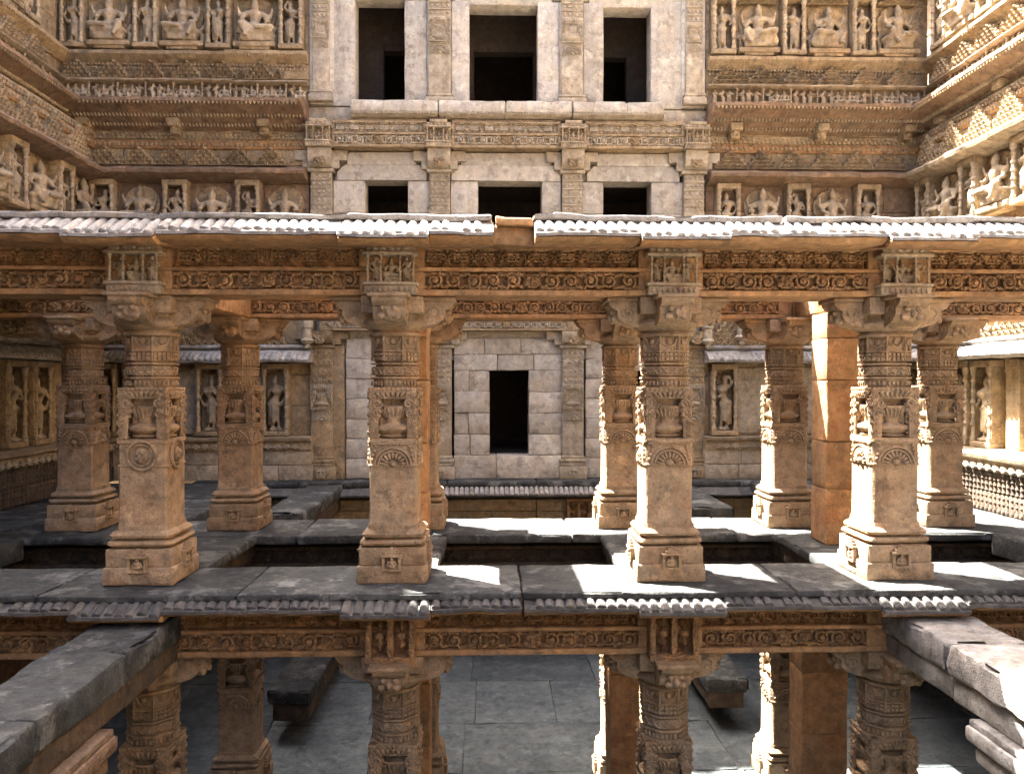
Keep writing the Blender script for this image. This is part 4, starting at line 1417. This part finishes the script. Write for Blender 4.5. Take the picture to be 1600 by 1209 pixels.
def wall_low(label, L, loc, rz, vis, seed, spots, group='carved lower walls', roof=True, mat=M_FAC, plinth=.30, pmat=M_PALEC):
    """z from 0 to 3.6; spots = list of (x, kind)"""
    t = thing('carved_wall', label, 'wall', (loc[0], loc[1], 0), rz, group)
    r2 = random.Random(seed)
    a, e = vis
    blocks(t, 0, L, 0.93, 3.6, .60, 1.2, y0=0.0, mat=M_FAC, seed=seed, th=.6)
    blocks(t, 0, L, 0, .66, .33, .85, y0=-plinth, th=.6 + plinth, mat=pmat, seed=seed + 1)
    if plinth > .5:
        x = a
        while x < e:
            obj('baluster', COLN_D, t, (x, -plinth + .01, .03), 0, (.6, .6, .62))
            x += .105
    ledge(t, 'frieze_ledge', [(.1, .66), (-plinth - .04, .66), (-plinth - .04, .82), (-plinth - .12, .86), (-plinth - .14, .92), (.1, .94)], L, M_FIG, seed + 2, .008)
    x = a + .15
    while x < e - .1:
        obj('lotus_bud', BUD_P, t, (x, -plinth - .045, .70), 0, 1.5)
        x += .19
    ledge(t, 'eave', [(.1, 2.50), (-.2, 2.52), (-.62, 2.52), (-.64, 2.57), (-.45, 2.70), (-.30, 2.78), (.1, 2.80)], L, M_EAVE, seed + 4, .016)
    ledge(t, 'roof_moulding', [(.1, 2.79), (-.26, 2.79), (-.32, 2.84), (-.28, 2.89), (.1, 2.90)], L, M_EAVE, seed + 5, .01)
    x = a + .5
    while x < e - .3:
        obj('gable', GABLE_BIG, t, (x, -.15, 2.89), 0, (1.12, 1.5, .98))
        x += 1.14
    rb2 = m_rib(M_EAVE, .30)
    x = a + .06
    while x < e:
        o = obj('eave_rib', rb2, t, (x, -.40, 2.735))
        o.rotation_euler = (.58, 0, 0)
        x += .12
    for x, kind in spots:
        if kind == 'blank':
            obj('blank_panel', MB().rblock(-.40, .40, -.05, .02, .98, 2.42, b=.015, cell=.3, jit=.01, seed=x).mesh('blank_panel', M_PALEC), t, (x, 0, 0))
        elif kind == 'post':
            p = obj('pilaster', MB().rblock(-.17, .17, -.16, .05, .94, 2.5, b=.02, cell=.3, jit=.008, seed=x).mesh('post', mat), t, (x, 0, 0))
        else:
            niche(t, x, 1.05, .58, 1.33, kind, r2, mat=mat)
    return t
# facade flanks (local x runs with world x)
wall_upper('carved top wall with seated and standing deities on the shaded flank of the top openings', 5.30, (-9.25, YF), 0, (.05, 5.25), 3, first=-.02)
wall_upper('carved top wall with deities on the flank towards the sunlit corner', 4.95, (4.70, YF), 0, (.02, 4.9), 8, first=0.02)
wall_mid('red-brown middle wall with niches on the shaded flank of the square openings', 5.28, (-9.25, YF), 0, (.6, 5.2), 5)
wall_mid('ochre middle wall with broken ledge on the flank towards the sunlit corner', 4.95, (4.70, YF), 0, (.1, 4.5), 6)
wall_low('lower wall with a standing figure niche on the shaded flank of the doorway wall', 5.25, (-9.1, YF), 0, (.2, 5.1), 7, [(4.45, 'stand'), (3.75, 'blank'), (3.05, 'stand'), (2.3, 'blank'), (1.5, 'stand'), (.8, 'stand')])
wall_low('lower wall with a standing figure beside a blank panel on the brighter flank', 4.95, (4.62, YF), 0, (.1, 4.8), 9, [(.45, 'stand'), (1.15, 'blank'), (1.9, 'stand'), (2.6, 'blank'), (3.4, 'stand'), (4.1, 'post')])
# side walls
LW = 16.9
wall_upper('shaded upper side wall with projecting eave and deity panels', LW, (-9.25, 0.0), R(90), (10.5, 16.3), 13)
wall_mid('shaded middle side wall with a band of carved pediments', LW, (-8.62, 0.0), R(90), (10.5, 16.6), 14, bigband=True)
wall_low('shaded lower side wall with standing figures', LW, (-8.6, 0.0), R(90), (10.5, 16.5), 15, [(15.9, 'stand'), (15.2, 'post'), (14.6, 'stand'), (13.8, 'stand'), (13.0, 'post'), (12.2, 'stand')], plinth=.55, pmat=M_DBR)  # plinth shade is put into the block colour
wall_upper('sunlit upper side wall with projecting eave and deity panels', LW, (9.72, 16.9), R(-90), (.4, 6.2), 17)
wall_mid('sunlit middle side wall with a band of carved pediments', LW, (9.42, 16.9), R(-90), (.3, 6.2), 18, bigband=True, ledge_mat=M_FIG)
wall_low('sunlit lower side wall with a glowing standing figure', LW, (8.95, 16.9), R(-90), (.3, 6.2), 19, [(1.2, 'stand'), (2.0, 'post'), (2.7, 'stand'), (3.4, 'stand'), (4.1, 'post'), (4.9, 'stand')], plinth=.85, pmat=M_DBR)  # dark plinth blocks: painted shade, as on the opposite wall
# stepped retaining walls above and below the carved storeys, and the side ledges
def plain_wall(label, x0, x1, y0, y1, z0, z1, mat, seed, loc_n='retaining_wall'):
    t = thing(loc_n, label, 'wall', ((x0 + x1) / 2, (y0 + y1) / 2, z0), 0, 'plain retaining walls')
    n = max(1, int(round((z1 - z0) / 1.25)))
    for k in range(n):
        h = (z1 - z0) / n
        g = rnd.uniform(0, .05)
        hx, hy = (x1 - x0) / 2 - g, (y1 - y0) / 2 - g
        obj('stone_course', MB().rblock(-hx, hx, -hy, hy, k * h, (k + 1) * h - .004, b=.02, cell=1.2, jit=.02, seed=seed + k).mesh('stone_course', mat), t)
    return t
plain_wall('high shaded retaining wall above the carved side wall', -12.5, -9.42, -12, 19, 11.62, 19.2, M_FAC, 1)
plain_wall('sunlit retaining wall above the carved side wall', 9.8, 12.8, -12, 19, 11.62, 17.0, M_FAC, 2)
plain_wall('shaded wall core behind the carved side wall', -12.5, -9.87, -12, 19, -LV, 11.6, M_FAC, 3)
plain_wall('sunlit wall core behind the carved side wall', 10.35, 12.8, -12, 19, -LV, 11.6, M_FAC, 4)
plain_wall('dark base wall under the shaded side ledge', -9.86, -8.6, 0, 17.1, -LV, -.31, M_RED, 5)
plain_wall('dark base wall under the sunlit side ledge', 8.9, 10.3, 0, 17.1, -LV, -.31, M_RED, 6)
plain_wall('wall beside the stairway on the shaded side', -9.86, -8.7, -12, -.02, -LV, 11.6, M_FAC, 7)
plain_wall('wall beside the stairway on the sunlit side', 9.5, 10.3, -12, -.02, -LV, 11.6, M_FAC, 8)
# stairway that climbs out of the well behind the viewpoint
st = structure('stairway_terrain')
b = MB()
z, y = .3, -1.6
b.box(-8.6, 9.4, -3.0, -1.6, -LV - .3, .3)
y = -3.0
for k in range(34):
    z += .36
    b.box(-8.6, 9.4, y - .62, y, -LV - .3, z)
    y -= .62
obj('stair_steps', b.mesh('stair_steps', M_DBR), st)
near = structure('added_light_block_terrace')  # unseen terrace added to keep sky light off the lower storey
slabs(near, [(a, e, y0, y0 + 2.05) for y0 in (-1.58, .5, 2.58) for a, e in splits(-8.55, 9.3, 9, y0)], -.75, -.30, M_DARK, .012, .05, 300, cell=.5)
slabs(walk, [(x0, x1, a, e) for x0, x1 in ((-8.6, -6.4), (7.05, 9.4)) for a, e in splits(4.66, 7.72, 3, x0)], -.5, -.01, M_DARK, .012, .05, 330, cell=.4)  # unseen side terraces, added to block light going down
back = thing('retaining_wall', 'rough wall mass behind the pale storeys', 'wall', (0, 22, -LV), 0, 'plain retaining walls')
obj('stone_course', MB().rblock(-12.5, 12.8, -1.2, 1.2, 0, 15.3, b=.05, cell=3).mesh('stone_course', M_FAC), back)
